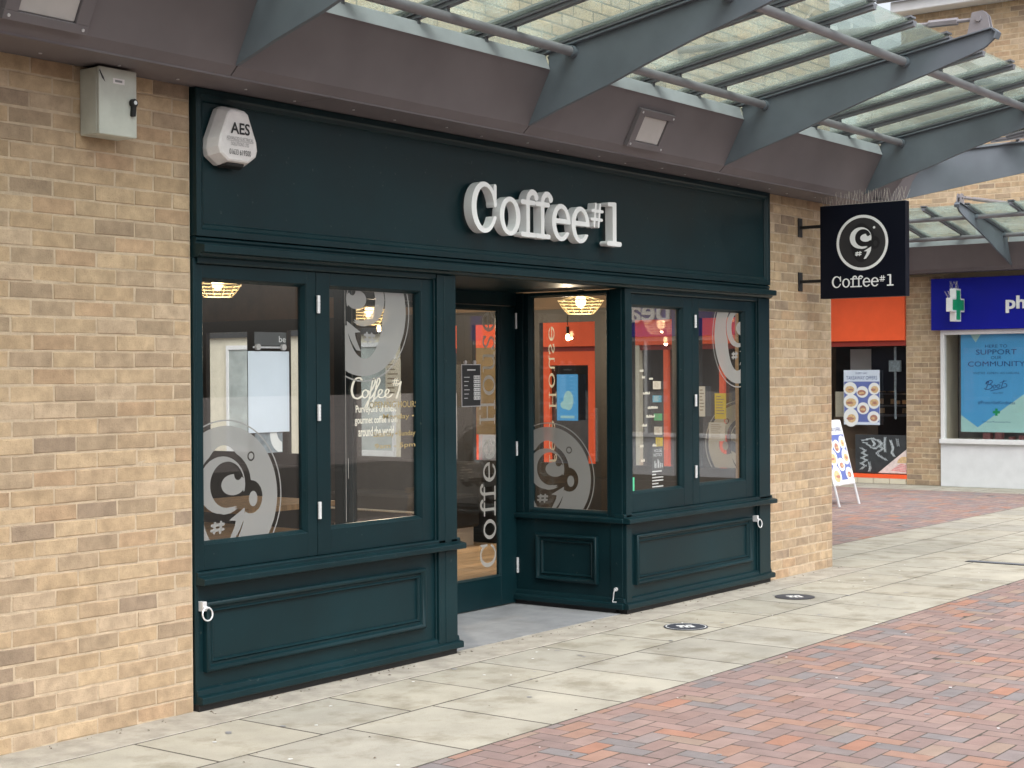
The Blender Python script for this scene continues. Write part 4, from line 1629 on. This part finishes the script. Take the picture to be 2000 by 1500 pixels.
for k, (loc, lab) in enumerate((((5.363, 3.6, 2.018), 'bare lit bulb beside the lamp behind the second window logo'), ((6.05, 2.05, 1.92), 'bare lit bulb on a cord seen against the orange door frame'))):
    p = empty('bare_bulb', loc, label=lab, cat='lamp')
    b = MB()
    nn, mm = 12, 8
    vs = [(.019 * sin(pi * i / mm) * cos(2 * pi * j / nn), .019 * sin(pi * i / mm) * sin(2 * pi * j / nn), -.03 * cos(pi * i / mm)) for i in range(mm + 1) for j in range(nn)]
    b.add(vs, [(i * nn + j, i * nn + (j + 1) % nn, (i + 1) * nn + (j + 1) % nn, (i + 1) * nn + j) for i in range(mm) for j in range(nn)])
    b.build('bulb', 'bulb', p, smooth=True)
    MB().tube((0, 0, .028), (0, 0, .09), .014, 10).tube((0, 0, .10), (0, 0, 2.9 - loc[2]), .004, 6).build('cord', 'black', p)
    li = bpy.data.lights.new('bulb_light', 'POINT')
    li.energy = (60, 15)[k]
    li.color = (1, .80, .56)
    li.shadow_soft_size = .008
    lo = bpy.data.objects.new('bulb_light', li)
    lo.location = (loc[0], loc[1], loc[2] - .045)
    COL.objects.link(lo)

# furniture seen low through the left windows
tb = empty('cafe_table', (2.25, 2.0, 0), label='oak table standing inside behind the second window', cat='table')
MB().box(-.42, -.42, .73, .42, .42, .765).build('tabletop', 'table', tb, bevel=.004)
for sx in (-.35, .35):
    for sy in (-.35, .35):
        MB().box(sx - .035, sy - .035, .004, sx + .035, sy + .035, .729).build('leg', 'table', tb, bevel=.003)
so = empty('stool', (.62, 1.15, 0), label='yellow wooden stool inside behind the large white logo', cat='stool')
MB().box(-.17, -.17, .80, .17, .17, .835).build('seat', 'yellow', so, bevel=.01)
for sx in (-1, 1):
    for sy in (-1, 1):
        MB().prism([(sx * .17 + a, sy * .17 + b, .004) for a, b in ((-.02, -.02), (.02, -.02), (.02, .02), (-.02, .02))], [(sx * .13 + a, sy * .13 + b, .799) for a, b in ((-.02, -.02), (.02, -.02), (.02, .02), (-.02, .02))]).build('leg', 'yellow', so)
MB().box(-.15, -.165, .40, .15, -.14, .44).box(-.15, .14, .40, .15, .165, .44).build('rail', 'yellow', so)
ct = empty('counter', (3.2, 6.6, 0), label='dark panelled serving counter at the back of the shop', cat='counter')
MB().box(-2.2, -.35, .004, 1.6, .35, 1.0).build('body', 'cardbrown', ct)
MB().box(-2.25, -.4, 1.001, 1.65, .4, 1.05).build('worktop', 'table', ct, bevel=.004)
bn = empty('bench', (6.36, 4.0, 0), label='dark leather bench along the side windows behind the doorway glass', cat='bench')
MB().box(-.30, -.55, .18, .24, .9, .48).build('seat', 'dark', bn, bevel=.02)
MB().box(.245, -.55, .30, .33, .9, .78).build('backrest', 'dark', bn, bevel=.02)
for y_ in (-.5, .8):
    MB().box(-.26, y_, .004, .2, y_ + .05, .179).build('leg', 'chrome', bn)
MB().tube((-.31, -.55, .33), (-.31, .9, .33), .01, 8).build('rail', 'chrome', bn)

# notices hung in the windows
ws = empty('paper_sheet', (.58, .075, 1.52), label='blank white paper sheet hung inside the leftmost shop window', cat='paper')
MB().box(-.145, 0, -.205, .143, .002, .207).build('sheet', 'paper', ws)
MB().box(-.11, -.001, .222, .11, .003, .232).build('hanger_bar', 'steel_w', ws)
for sx in (-.085, .095):
    MB().tube((sx, -.016, .228), (sx, 0, .228), .016, 12).build('suction_cup', 'lightglass', ws)
sg = empty('hanging_notice', (.60, .085, 1.79), label='dark grey notice ending in the letters be above the blank white sheet', cat='notice')
MB().box(-.11, 0, -.035, .115, .003, .035).build('board', mat('mid grey board', (.08, .085, .09), .5, var=.05), sg)
tx = MB()
text(tx, 'be', FRONT(-.0008), .085, 0, .048, .032)
tx.build('lettering', 'ink_w', sg)
lp = empty('leaflet', (.588, .085, 1.265), label='small leaflet with a curved logo below the blank white sheet', cat='leaflet')
MB().box(-.10, 0, -.055, .095, .002, .048).build('sheet', 'chalk', lp)
m = MB()
sh = shape(lambda X, Y: np.minimum(np.minimum(1 - np.hypot(X - 1.1, Y - .4), -(.62 - np.hypot(X - 1.2, Y - .55))), rect(X, Y, 0, -.5, .95, .5)), -.2, -.7, 1.2, .7, 60)
put_shape(m, sh, FRONT(-.0008), -.005, -.002, .1)
m.build('print', 'ink_w', lp)
mbd = empty('menu_board', (3.222, .862, 1.53), label='small black price board hung on the glass door', cat='notice')
MB().box(-.103, 0, -.142, .103, .003, .142).build('board', 'steel_w', mbd)
MB().box(-.098, -.001, -.137, .098, 0, .137).build('face', mat('price board face', (.03, .032, .034), .5, var=.05), mbd)
m = MB()
F2 = FRONT(-.0016)
quad(m, F2, -.045, .100, .045, .108)
for i in range(6):
    z = .055 - i * .028
    quad(m, F2, .025, z - .011, .092, z + .011)
    quad(m, F2, -.078, z - .002, -.02 - .01 * (i % 3), z + .002)
m.build('print', 'ink_w', mbd)
m = MB()
for i in range(6):
    z = .055 - i * .028
    for q in range(4):
        quad(m, FRONT(-.0020), .030 + q * .016, z - .006, .038 + q * .016, z + .005)
m.build('figures', 'ink', mbd)
for sx in (-.05, .05):
    MB().tube((sx, .006, .155), (sx, .016, .155), .014, 12).build('suction_cup', 'lightglass', mbd)
nt = empty('house_notice', (4.277, .055, .94), label='dark notice with white print low in the right shop window', cat='notice')
MB().box(-.075, 0, -.01, .078, .003, .155).build('board', mat('dark notice board', (.05, .048, .045), .5, var=.05), nt)
m = MB()
F2 = FRONT(-.0008)
text(m, 'HOUSE', F2, .005, .128, .10, .022)
text(m, 'NOTICE', F2, .003, .098, .11, .022)
for x_, hh in ((-.04, .05), (-.025, .035), (0, .06), (.012, .05), (.035, .035), (.055, .03)):
    quad(m, F2, x_, .008, x_ + .008, .008 + hh)
for i, w in enumerate((.125, .05, .145, .145, .08, .145)):
    quad(m, F2, -.072, -.02 - i * .021, -.072 + w, -.011 - i * .021)
m.build('print', 'ink_w', nt)

# ------------------------------------------------------------------ side shopfront along the alley
ss = empty('side_shopfront', (6.85, 0, 0), label='dark green side windows of the coffee shop seen through its interior', cat='shopfront')
OPEN = [(.85, 1.205), (1.478, 1.895), (2.29, 2.91), (3.38, 3.71), (3.90, 4.17), (4.62, 5.20), (5.65, 6.2), (6.80, 7.45)]
edges = [.845] + [(a[1] + b[0]) / 2 for a, b in zip(OPEN[:-1], OPEN[1:])] + [8.2]
box('panel_above', 'brown_in', ss, -.05, .845, 2.20, .05, 9.0, 2.9)
box('panel_below', 'dark', ss, -.05, .845, 0, .05, 9.0, .66)
SFR2 = Frame((.03, 0, 0), (0, 1, 0), (0, 0, 1))
for i, (a, b) in enumerate(OPEN):
    m = MB()
    e0, e1 = edges[i] + .001, edges[i + 1] - .001
    for q in ((e0, .661, a, 2.199), (b, .661, e1, 2.199), (a, .661, b, .785), (a, 2.08, b, 2.199)):
        m.box(-.03, q[0], q[1], .03, q[2], q[3])
    o = m.build('window', 'frame_in', ss)
    MB().box(-.004, a + .002, .787, .004, b - .002, 2.078).build('pane', 'glass', o)
    if i == 0:
        emblem(Frame((.0055, 0, 0), (0, 1, 0), (0, 0, 1)), .785, .996, (.855, .79, 1.2, 2.07), o, m='vinyl_w')
    if i == 3:
        m = MB()
        m.box(.006, a + .003, 1.03, .012, a + .31, 1.86)
        m.build('card', mat('buff card', (.24, .18, .11), .7, var=.15), o)
    if i == 2:
        vertical_name(o, Frame((.0055, 0, 0), (0, 1, 0), (0, 0, 1)), 2.83, .30, .085, 1.745, 'vinyl_w')
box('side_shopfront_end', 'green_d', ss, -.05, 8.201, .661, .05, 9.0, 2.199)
for k, (y_, z_, w, h, mm, nm, lab) in enumerate(((.985, 1.32, .11, .22, 'ynotice', 'yellow_notice', 'bright yellow notice on the side window behind the right pane'), (1.02, 1.10, .16, .16, 'paper', 'paper_notice', 'white and blue notice below the yellow one on the side window'),
                                               (1.165, 1.36, .06, .26, 'paper', 'paper_notice', 'narrow white notice at the left edge of the last pane'), (1.62, 1.50, .08, .07, 'paper', 'paper_notice', 'small square notice high on the orange side pane'), (1.62, 1.38, .09, .06, 'poster_blue', 'blue_notice', 'small blue notice on the orange side pane'), (1.61, 1.22, .08, .06, 'gstick', 'green_notice', 'small green notice on the orange side pane'), (1.61, 1.10, .08, .07, 'paper', 'paper_notice', 'small white notice in the middle of the orange side pane'), (1.60, .985, .07, .11, 'ynotice', 'yellow_notice', 'small yellow notice low on the orange side pane'),
                                               (4.70, 1.55, .20, .42, 'paper', 'paper_poster', 'pale paper poster behind the cream script of the second window'))):
    nn_ = empty(nm, (6.80, y_, z_), label=lab, cat='notice')
    MB().box(-.002, -w / 2, -h / 2, .002, w / 2, h / 2).build('sheet', mm, nn_)
    m = MB()
    F2 = Frame((-.0028, 0, 0), (0, -1, 0), (0, 0, 1))
    for i in range(7):
        quad(m, F2, -w * .36, h * (.36 - i * .11), w * random.uniform(.0, .36), h * (.39 - i * .11))
    m.build('print', 'ink_grey' if mm != 'poster_blue' else 'ink_w', nn_)

# ------------------------------------------------------------------ far side of the square
XF = 16.33
FW = FARW(XF)                      # local x = -y
far = empty('brick_building', (XF, 0, 0), radians(-90), label='buff brick building with white eaves above the blue pharmacy fascia', cat='building')
brick_wall(far, -3.42, 9.5, 3.30, 6.66, lambda u, z: (0 if u < -1.3 else 5 + u) + (0 if (z < 4.1 or z > 5.1) else 3) + z * .01, limit=300, mortar='mortar_far', pal_k=1.04)
box('core', 'mortar_far', far, -3.40, .125, 2.9, 9.5, 6, 6.66)
MB().box(-3.45, -.30, 6.665, 9.5, .1, 6.82).build('eaves_board', 'white', far, bevel=.01)
MB().tube((-3.62, -.36, 6.88), (9.5, -.36, 6.88), .07, 12).build('gutter', 'steel_d', far, smooth=True)
MB().prism([(-3.6, -.32, 6.86), (9.5, -.32, 6.86), (9.5, 5, 8.6), (-3.6, 5, 8.6)], [(-3.6, -.32, 6.90), (9.5, -.32, 6.90), (9.5, 5, 8.64), (-3.6, 5, 8.64)]).build('roof', 'brown', far)
pier = empty('brick_pier', (XF, 0, 0), radians(-90), label='stained brick pier between the orange takeaway and the blue pharmacy', cat='pier')
brick_wall(pier, -3.365, -2.85, 0, 2.95, lambda u, z: z, mortar='mortar_far', pal_k=.92)
lowr = empty('tiled_roof', (30, 9.35, 8.62), label='strip of yellow green roof tiles left of the white eaves', cat='roof')
MB().prism([(0, -1.2, 0), (0, 1.2, 0), (2, 1.2, .5), (2, -1.2, .5)], [(0, -1.2, -.25), (0, 1.2, -.25), (2, 1.2, .25), (2, -1.2, .25)]).build('tiles', 'roof', lowr)
MB().box(.1, -1.1, -8.2, 3, 1.1, -.26).build('wall', 'mortar_far', lowr)
wt = empty('brick_wall', (XF, 0, 0), radians(-90), label='brick upper wall above the orange takeaway across the alley', cat='wall')
brick_wall(wt, -13, -3.43, 3.30, 4.5, lambda u, z: u, limit=0, mortar='mortar_far')
box('core', 'mortar_far', wt, -13, .125, 2.9, -3.43, 3, 4.5)

fc = empty('glass_canopy', (XF, 0, 0), radians(-90), label='far glass canopy above the pharmacy and takeaway shops', cat='canopy')
canopy(fc, -1.72 - 2.27 * 3, 7)

wb = empty('wall_box', (XF, 2.24, 3.55), label='small pale box on the wall behind the far canopy glass', cat='box')
MB().box(-.10, -.07, -.06, -.005, .07, .07).build('casing', 'white', wb, bevel=.006)
MB().box(-.103, -.03, -.02, -.101, .03, .02).build('cover', 'lightglass', wb)

# pharmacy
ph = empty('pharmacy_shopfront', (XF, 0, 0), radians(-90), label='pharmacy shopfront with deep blue fascia and white render below', cat='shopfront')
PF = Frame((0, -.12, 0), (1, 0, 0), (0, 0, 1))
MB().box(-2.945, -.12, 2.185, 9.4, -.002, 2.905).build('fascia', 'blue', ph, bevel=.004)
m = MB()
text(m, 'pharmacy', PF, -1.31, 2.515, 1.13, .232, lift=.012, depth=.02, offset=.03)
text(m, 'beauty', PF, 7.88, 2.55, 1.5, None, lift=.012, depth=.02, offset=.015)
m.build('lettering', 'letter', ph)
MB().box(-2.845, -.04, 0.0, 9.4, .12, .60).build('stall_riser', 'render', ph, bevel=.003)
MB().box(-2.845, -.09, .601, 9.4, .1, .665).build('sill', 'white', ph, bevel=.004)
wf = MB().box(-2.84, -.05, .666, -2.79, .05, 2.184).box(-2.789, -.05, 2.12, 9.4, .05, 2.184)
for u in (-.2, 2.4, 5.0, 7.6):
    wf.box(u, -.05, .666, u + .06, .05, 2.119)
wf = wf.build('window', 'white', ph, bevel=.003)
MB().box(-2.788, .005, .668, 9.39, .012, 2.118).build('pane', 'glass', wf)
MB().box(-2.79, .5, .3, 9.4, .56, 2.9).build('window_back', mat('pale window back', (.35, .33, .33), .8, var=.1), ph)
MB().box(-2.83, .06, .3, -2.80, .5, 2.5).box(-2.79, .06, .55, 9.4, .5, .66).build('window_bed', 'cream', ph)
st = MB()
for i in range(9):
    st.box(-2.3 + i * .16 + random.uniform(-.03, .03), .2, .661, -2.22 + i * .16, .3, .661 + random.uniform(.03, .10))
st.build('goods', 'food3', ph)
po = empty('window_poster', (XF + .04, 0, 0), radians(-90), label='light blue poster HERE TO SUPPORT OUR COMMUNITY in the pharmacy window', cat='poster')
P0, P1, Q0, Q1 = -2.578, -1.30, .765, 2.118
MB().box(P0, 0, Q0, P1, .004, Q1).build('sheet', 'poster_blue', po)
pfm = lambda w: Frame((0, -w, 0), (1, 0, 0), (0, 0, 1))
m = MB()
poly(m, pfm(.0006), [(P0, Q0), (P1, Q0), (P1, Q1 - .55), (-2.34, .83), (P0, 1.0)])
poly(m, pfm(.0006), [(-2.44, Q1), (-2.29, Q1), (-2.365, Q1 - .11)])
m.build('mint_area', 'poster_mint', po)
m = MB()
F2 = pfm(.0013)
cx = -2.075
for t, z, w, h in (('HERE TO', 1.953, .31, .042), ('SUPPORT', 1.872, .57, .070), ('OUR', 1.795, .145, .042), ('COMMUNITY', 1.708, .80, .070), ("WE'RE OPEN AS USUAL", 1.582, .66, .028), ('#PrescribeKindness', 1.172, .52, .052), ('National Pharmacists Day', .905, .40, .022), ('since 1849', 1.308, .14, .022)):
    text(m, t, F2, cx + (.02 if t.startswith('since') else 0), z, w, h)
BOO = [([(.05, .0), (.20, .40), (.32, .92), (.12, .78), (.10, .60), (.34, .95), (.58, .98), (.62, .78), (.40, .56), (.28, .52)], .07), ([(.30, .52), (.56, .50), (.62, .28), (.44, .06), (.16, .0), (-.05, .10)], .075),
       ([(.78, .48), (.70, .26), (.78, .12), (.92, .28), (.94, .46), (.80, .50), (.98, .42)], .06), ([(1.10, .52), (1.02, .30), (1.10, .16), (1.24, .32), (1.26, .50), (1.12, .54), (1.32, .50)], .06),
       ([(1.62, 1.0), (1.50, .62), (1.42, .26), (1.52, .20)], .07), ([(1.28, .72), (1.50, .84), (1.84, .96)], .055), ([(1.66, .66), (1.82, .60), (1.86, .40), (1.74, .26), (1.60, .30)], .065),
       ([(.50, -.14), (1.0, .0), (1.60, .20)], .08)]
put_shape(m, shape(script_field(BOO), -.2, -.3, 2.05, 1.15, 170), F2, -2.235, 1.355, .125, sx=.165)
m.build('lettering', 'poster_navy', po)
m = MB()
quad(m, F2, cx - .05, 1.025, cx + .05, 1.06)
quad(m, F2, cx - .0175, .992, cx + .0175, 1.093, .0003)
m.build('cross_print', 'cross', po)
# cross
pc = empty('pharmacy_cross', (XF - .38, 2.488, 2.516), label='projecting white and green pharmacy cross on the blue fascia', cat='sign')
cr = lambda a, b: (lambda X, Y: np.maximum(rect(X, Y, -a, -b, a, b), rect(X, Y, -b, -a, b, a)))
FC = Frame((0, -.062, 0), (1, 0, 0), (0, 0, 1))
PC = Matrix.Rotation(radians(-55), 3, 'Z')
m = MB()
CU, CV = Vector((1, .0, 0)), Vector((0, 0, 1))
cf = Frame((0, 0, 0), CU, CV)
put_shape(m, shape(cr(.225, .093), -.3, -.3, .3, .3, 60), cf, 0, 0, 1, .042, -.042)
m.build('casing', 'white', pc)
for s in (1, -1):
    f2 = Frame(cf.p(0, 0, (.0425) * s), CU * s, CV)
    m = MB()
    put_shape(m, shape(cr(.203, .071), -.3, -.3, .3, .3, 60), f2)
    m.build('green_face', 'cross', pc)
MB().box(.05, -.02, -.02, .30, .02, .02).build('arm', 'steel_d', pc)
m = MB()
for i in range(10):
    q = cf.p(random.uniform(-.09, .09), .225, random.uniform(-.04, .04))
    m.tube(q, q + Vector((random.uniform(-.05, .05), random.uniform(-.05, .05), .10)), .0016, 4)
for i in range(6):
    q = cf.p(-.2 + random.uniform(-.04, .04), .095, random.uniform(-.05, .05))
    m.tube(q, q + Vector((random.uniform(-.05, .05), random.uniform(0, .06), .09)), .0016, 4)
m.build('bird_spikes', 'spike', pc)

# orange takeaway
tk = empty('takeaway_shopfront', (XF, 0, 0), radians(-90), label='takeaway shopfront with plain orange fascia beyond the brick pier', cat='shopfront')
MB().box(-11.7, -.06, 2.055, -3.368, -.002, 2.70).build('fascia', 'orange', tk, bevel=.004)
MB().box(-11.7, -.02, 1.98, -3.368, .05, 2.054).build('fascia_lower_board', mat('dark red board', (.28, .03, .02), .6, var=.05), tk)  # darker red strip just below the orange fascia
MB().box(-11.7, -.03, .08, -3.368, .05, .135).build('base_strip', 'orange', tk)
bs = [-3.37 - i * .245 for i in range(8)]
for i in range(34):
    u = -11.7 + i * .245
    if u + .245 < -3.36:
        b = MB().box(u + .004, -.028, .003, u + .241, .05, .079).build('base_brick', mat('pale base brick', (.42, .36, .32), .9, var=.1) if i == 0 else 'pbase' if 'pbase' in M else 'cream', tk)
# orange posts and doors further along
pst = MB()
for u in (-5.75, -5.95, -6.35, -6.85, -7.05, -7.35, -8.65, -9.80, -10.6, -11.2):
    pst.box(u - .04, -.03, .136, u + .04, .05, 1.979)
pst = pst.build('window', 'orange', tk, bevel=.003)
MB().box(-9.759, -.02, 1.75, -8.691, .04, 1.978).box(-9.759, -.02, .136, -9.60, .04, 1.749).box(-8.83, -.02, .136, -8.691, .04, 1.749).build('door', 'orange', tk)
MB().box(-8.25, -.05, .136, -7.83, .06, 2.054).build('tiled_pillar', 'cream', tk)
MB().box(-11.7, .056, .136, -3.368, .062, 1.978).build('pane', 'glass', tk)
MB().box(-11.7, 2.4, 0, -3.30, 2.5, 2.9).box(-11.7, .1, -.02, -3.3, 2.4, .02).box(-11.7, .1, 2.3, -3.3, 2.4, 2.4).build('room', 'dark', tk)
MB().box(-4.55, .7, 1.62, -3.9, 1.2, 1.95).build('hood', 'steel_w', tk)
MB().box(-4.6, .8, 1.35, -3.85, 1.2, 1.60).build('red_display', 'red', tk)
sh_ = MB()
for i in range(46):
    u, z = random.uniform(-4.6, -3.4), random.choice((1.30, 1.12, .98))
    sh_.box(u, 1.3, z, u + random.uniform(.03, .07), 1.36, z + random.uniform(.03, .09))
sh_.build('shelf_goods', 'food1', tk)
MB().box(-4.7, 1.28, .93, -3.35, 1.4, .96).box(-4.7, 1.28, 1.08, -3.35, 1.4, 1.10).box(-4.7, 1.28, 1.26, -3.35, 1.4, 1.28).build('shelves', 'steel_d', tk)
MB().box(-4.55, .12, .14, -4.02, .5, .95).build('cabinet', 'cardbrown', tk, bevel=.004)
MB().box(-4.53, .14, .952, -4.25, .17, 1.32).build('picture', 'cream', tk)
bk = MB().tube((-3.575, .10, .93), (-3.575, .10, 1.97), .018, 8)
bk.box(-3.66, .07, 1.61, -3.49, .12, 1.77)
bk.build('screen_bracket', 'chalk', tk)
MB().box(-3.97, .16, 1.33, -3.38, .19, 1.95).build('screen_back', 'navy', tk)


for k in range(5):
    u = -3.95 + k * .12
    MB().box(u, 1.24, 1.335, u + .08, 1.27, 1.35).build('display_light', 'warmstrip', tk)
for k in range(3):  # unseen glowing blocks added to warm and brighten the takeaway room
    u = -4.5 + k * .5
    MB().box(u, .9, 2.2, u + .12, 1.0, 2.23).build('added_glow_block', 'warmstrip', tk)


def food_poster(mb_parts, fr, x0, y0, x1, y1, seed):
    """white header, violet ground and plates of food; returns lists per material"""
    R = random.Random(seed)
    w, h = x1 - x0, y1 - y0
    g, pl, fd, f2 = mb_parts
    quad(g, fr, x0 + .01 * w, y0 + .05 * h, x1 - .01 * w, y0 + .79 * h, .0006)
    spots = [(.18, .66, .19), (.52, .60, .165), (.85, .66, .17), (.2, .42, .21), (.54, .30, .17), (.84, .42, .20), (.20, .13, .26), (.83, .14, .17)]
    for k, (a, b, r) in enumerate(spots):
        cx, cy = x0 + a * w, y0 + b * h
        rr = min(r * w, (a) * w * 1.05, (1 - a) * w * 1.05)
        oval(pl, fr, cx, cy, rr, r * w * .92, .0012 + k * 1e-5)
        t = fd if k % 3 != 1 else f2
        oval(t, fr, cx + R.uniform(-.02, .02) * w, cy - .015 * h, rr * R.uniform(.55, .75), r * w * R.uniform(.4, .6), .0018 + k * 1e-5)
        oval(f2 if t is fd else fd, fr, cx + R.uniform(-.04, .04) * w, cy - .02 * h, rr * R.uniform(.25, .5), r * w * R.uniform(.12, .2), .0024 + k * 1e-5)


tp = empty('takeaway_poster', (XF - .002, 0, 0), radians(-90), label='poster TAKEAWAY OFFERS with plates of food in the takeaway window', cat='poster')
X0, X1, Z0, Z1 = -4.328, -3.770, .843, 1.636
MB().box(X0, 0.0, Z0, X1, .004, Z1).build('sheet', mat('pale poster paper', (.62, .70, .82), .5, var=.04), tp)
parts = [MB(), MB(), MB(), MB()]
food_poster(parts, pfm(0), X0, Z0, X1, Z1, 3)
for q, nm, mm in zip(parts, ('ground', 'plates', 'food', 'garnish'), ('lilac', 'ink_w', 'food1', 'food2')):
    q.build(nm, mm, tp)
m = MB()
text(m, 'TAKEAWAY OFFERS', pfm(.0016), (X0 + X1) / 2, 1.523, .48, .052)
text(m, 'EVERY DAY', pfm(.0016), (X0 + X1) / 2, 1.590, .18, .028)
m.build('lettering', 'poster_navy', tp)
cb = empty('chalkboard', (XF + .02, 0, 0), radians(-90), label='chalk drawing board with a burger photo low in the takeaway window', cat='board')
MB().box(-4.16, 0, .15, -3.372, .01, .70).build('board', 'slate', cb)
m = MB()
CH = [([(-4.06, .61), (-3.98, .63), (-3.90, .645), (-3.82, .62), (-3.77, .58), (-3.80, .53), (-3.86, .50), (-3.92, .52), (-3.98, .57), (-4.04, .59)], .022), ([(-3.80, .62), (-3.75, .58), (-3.77, .52), (-3.73, .50), (-3.79, .47), (-3.83, .43), (-3.78, .39), (-3.72, .36), (-3.68, .34)], .014),
      ([(-4.08, .50), (-4.0, .47), (-4.06, .43), (-3.98, .40), (-4.07, .36), (-3.98, .33), (-4.08, .28), (-4.0, .25), (-4.08, .20)], .016), ([(-3.95, .30), (-3.93, .22), (-3.95, .17)], .02), ([(-3.70, .66), (-3.71, .55), (-3.70, .46)], .026), ([(-3.62, .62), (-3.58, .52), (-3.60, .44), (-3.56, .40)], .03), ([(-3.52, .64), (-3.50, .55)], .012), ([(-3.9, .62), (-3.86, .57), (-3.88, .54)], .03)]
CH = [(p, w * .55) for p, w in CH] + [([(a + dx, b + .012), (c + dx, d - .01)], .006) for p, w in CH for (a, b), (c, d) in zip(p[:-1], p[1:]) for dx in (-.014, .016)]
put_shape(m, shape(script_field(CH), -4.15, .12, -3.38, .70, 190), pfm(.0008))
m.build('chalk_drawing', mat('chalk line', (.42, .47, .50), .9, var=.4, vscale=40), cb)
m = MB()
poly(m, pfm(.0014), [(-3.81, .152), (-3.374, .152), (-3.374, .50)])
m.build('photo_corner', mat('pale photo', (.72, .62, .60), .5, var=.15, vscale=20), cb)
m = MB()
poly(m, pfm(.0020), [(-3.52, .30), (-3.376, .30), (-3.376, .395), (-3.45, .39), (-3.50, .35)])
m.build('bun_print', 'food1', cb)
m = MB()
for k in range(5):
    a = -3.62 + k * .012
    poly(m, pfm(.0022 + k * 1e-5), [(a + .02 * k, .19 + k * .022), (-3.376, .175 + k * .022), (-3.376, .188 + k * .022), (a + .03 + .02 * k, .206 + k * .022)])
m.build('ham_print', 'food3', cb)
pp = empty('blue_poster', (XF - .055, 9.22, 1.22), radians(-90), label='small blue poster on the orange door seen through the coffee shop', cat='poster')
MB().box(-.21, 0, -.38, .21, .004, .38).build('sheet', 'poster_blue', pp)
m = MB()
oval(m, pfm(.0008), .02, -.05, .10, .16)
oval(m, pfm(.0009), -.05, -.12, .09, .07)
quad(m, pfm(.001), -.14, -.34, .14, -.30)
m.build('print', 'poster_mint', pp)

wsf = empty('white_shopfront', (XF, 0, 0), radians(-90), label='pale shopfront with a glazed door far down the alley', cat='shopfront')
MB().box(-26, 0, 0, -13.02, .3, 4.5).build('wall', 'pale_wall', wsf)
MB().box(-26, -.06, 2.35, -13.02, -.002, 2.9).build('fascia', 'slate', wsf)
for u in (-13.9, -15.3, -17.35, -20.0):
    d = MB().box(u, -.05, .05, u + .06, -.002, 2.2).box(u + .84, -.05, .05, u + .90, -.002, 2.2).box(u + .061, -.05, 2.12, u + .839, -.002, 2.2).box(u + .061, -.05, .05, u + .839, -.002, .25).build('door', 'white', wsf)
    MB().box(u + .061, -.03, .251, u + .839, -.004, 2.119).build('pane', 'pale_glass', d)

# A-board by the alley
ab = empty('a_board', (12.53, 2.50, 0), label='white framed folding pavement board with food pictures by the brick pier', cat='sign board')
lean = lambda z: .26 * (z - .0)        # the front panel leans back with height
AF = Frame((0, -.04, 0), (1, 0, 0), Vector((0, .26, 1)).normalized())
m = MB()
slabf(m, AF, -.29, .26, .29, 1.06, .0, -.02)
o = m.build('front_panel', 'white', ab, bevel=.008)
parts = [MB(), MB(), MB(), MB()]
food_poster(parts, Frame(AF.p(0, 0, .001), AF.U, AF.V), -.265, .285, .265, 1.035, 5)
for q, nm, mm in zip(parts, ('ground', 'plates', 'food', 'garnish'), ('lilac', 'ink_w', 'food1', 'food2')):
    q.build(nm, mm, o)
m = MB()
text(m, 'TAKEAWAY OFFERS', Frame(AF.p(0, 0, .003), AF.U, AF.V), 0, .94, .45, .05)
m.build('lettering', 'poster_navy', o)
BF = Frame((0, .54, 0), (-1, 0, 0), Vector((0, -.26, 1)).normalized())
m = MB()
slabf(m, BF, -.29, .26, .29, 1.06, .0, -.02)
m.build('back_panel', 'white', ab, bevel=.008)
for sx in (-.275, .275):
    for F_ in (AF, BF):
        m = MB()
        slabf(m, F_, sx - .016, .006, sx + .016, .262, -.002, -.022)
        m.build('leg', 'steel_w', ab, bevel=.003)

# ------------------------------------------------------------------ the side of the square behind the camera (shows only in reflections), then an added sky blocker
op = empty('brick_building', (0, -21, 0), radians(180), label='brick shop row across the street mirrored in the shop windows', cat='building')
MB().box(-14, 0, 0, 16, 6, 4.6).build('wall', mat('far buff brick', (.36, .27, .18), .9, var=.2, vscale=8), op)
MB().box(-14, -.5, 2.95, 16, -.002, 3.4).build('canopy_fascia', 'brown', op)
for i in range(9):
    u = -13.5 + i * 3.3
    f = MB().box(u, -.06, .5, u + 2.6, -.002, 2.4).build('window', ('dark', 'navy', 'dark')[i % 3], op)
    MB().box(u, -.10, 2.4005, u + 2.6, -.002, 2.85).build('shop_fascia', ('cream', 'steel', 'red', 'white')[i % 4], f)
sky_block = empty('brick_building', (-11, 0, 0), radians(90), label='unseen block added at the street end to keep sky light off the recess', cat='building')  # invented building out of view, cuts sky light from the left to darken the recess
MB().box(-9, 0, 0, -.4, 5, 7.0).build('wall', 'mortar_dark', sky_block)
MB().box(-9, -.5, 2.95, -.4, -.002, 3.4).build('canopy_fascia', 'brown', sky_block)
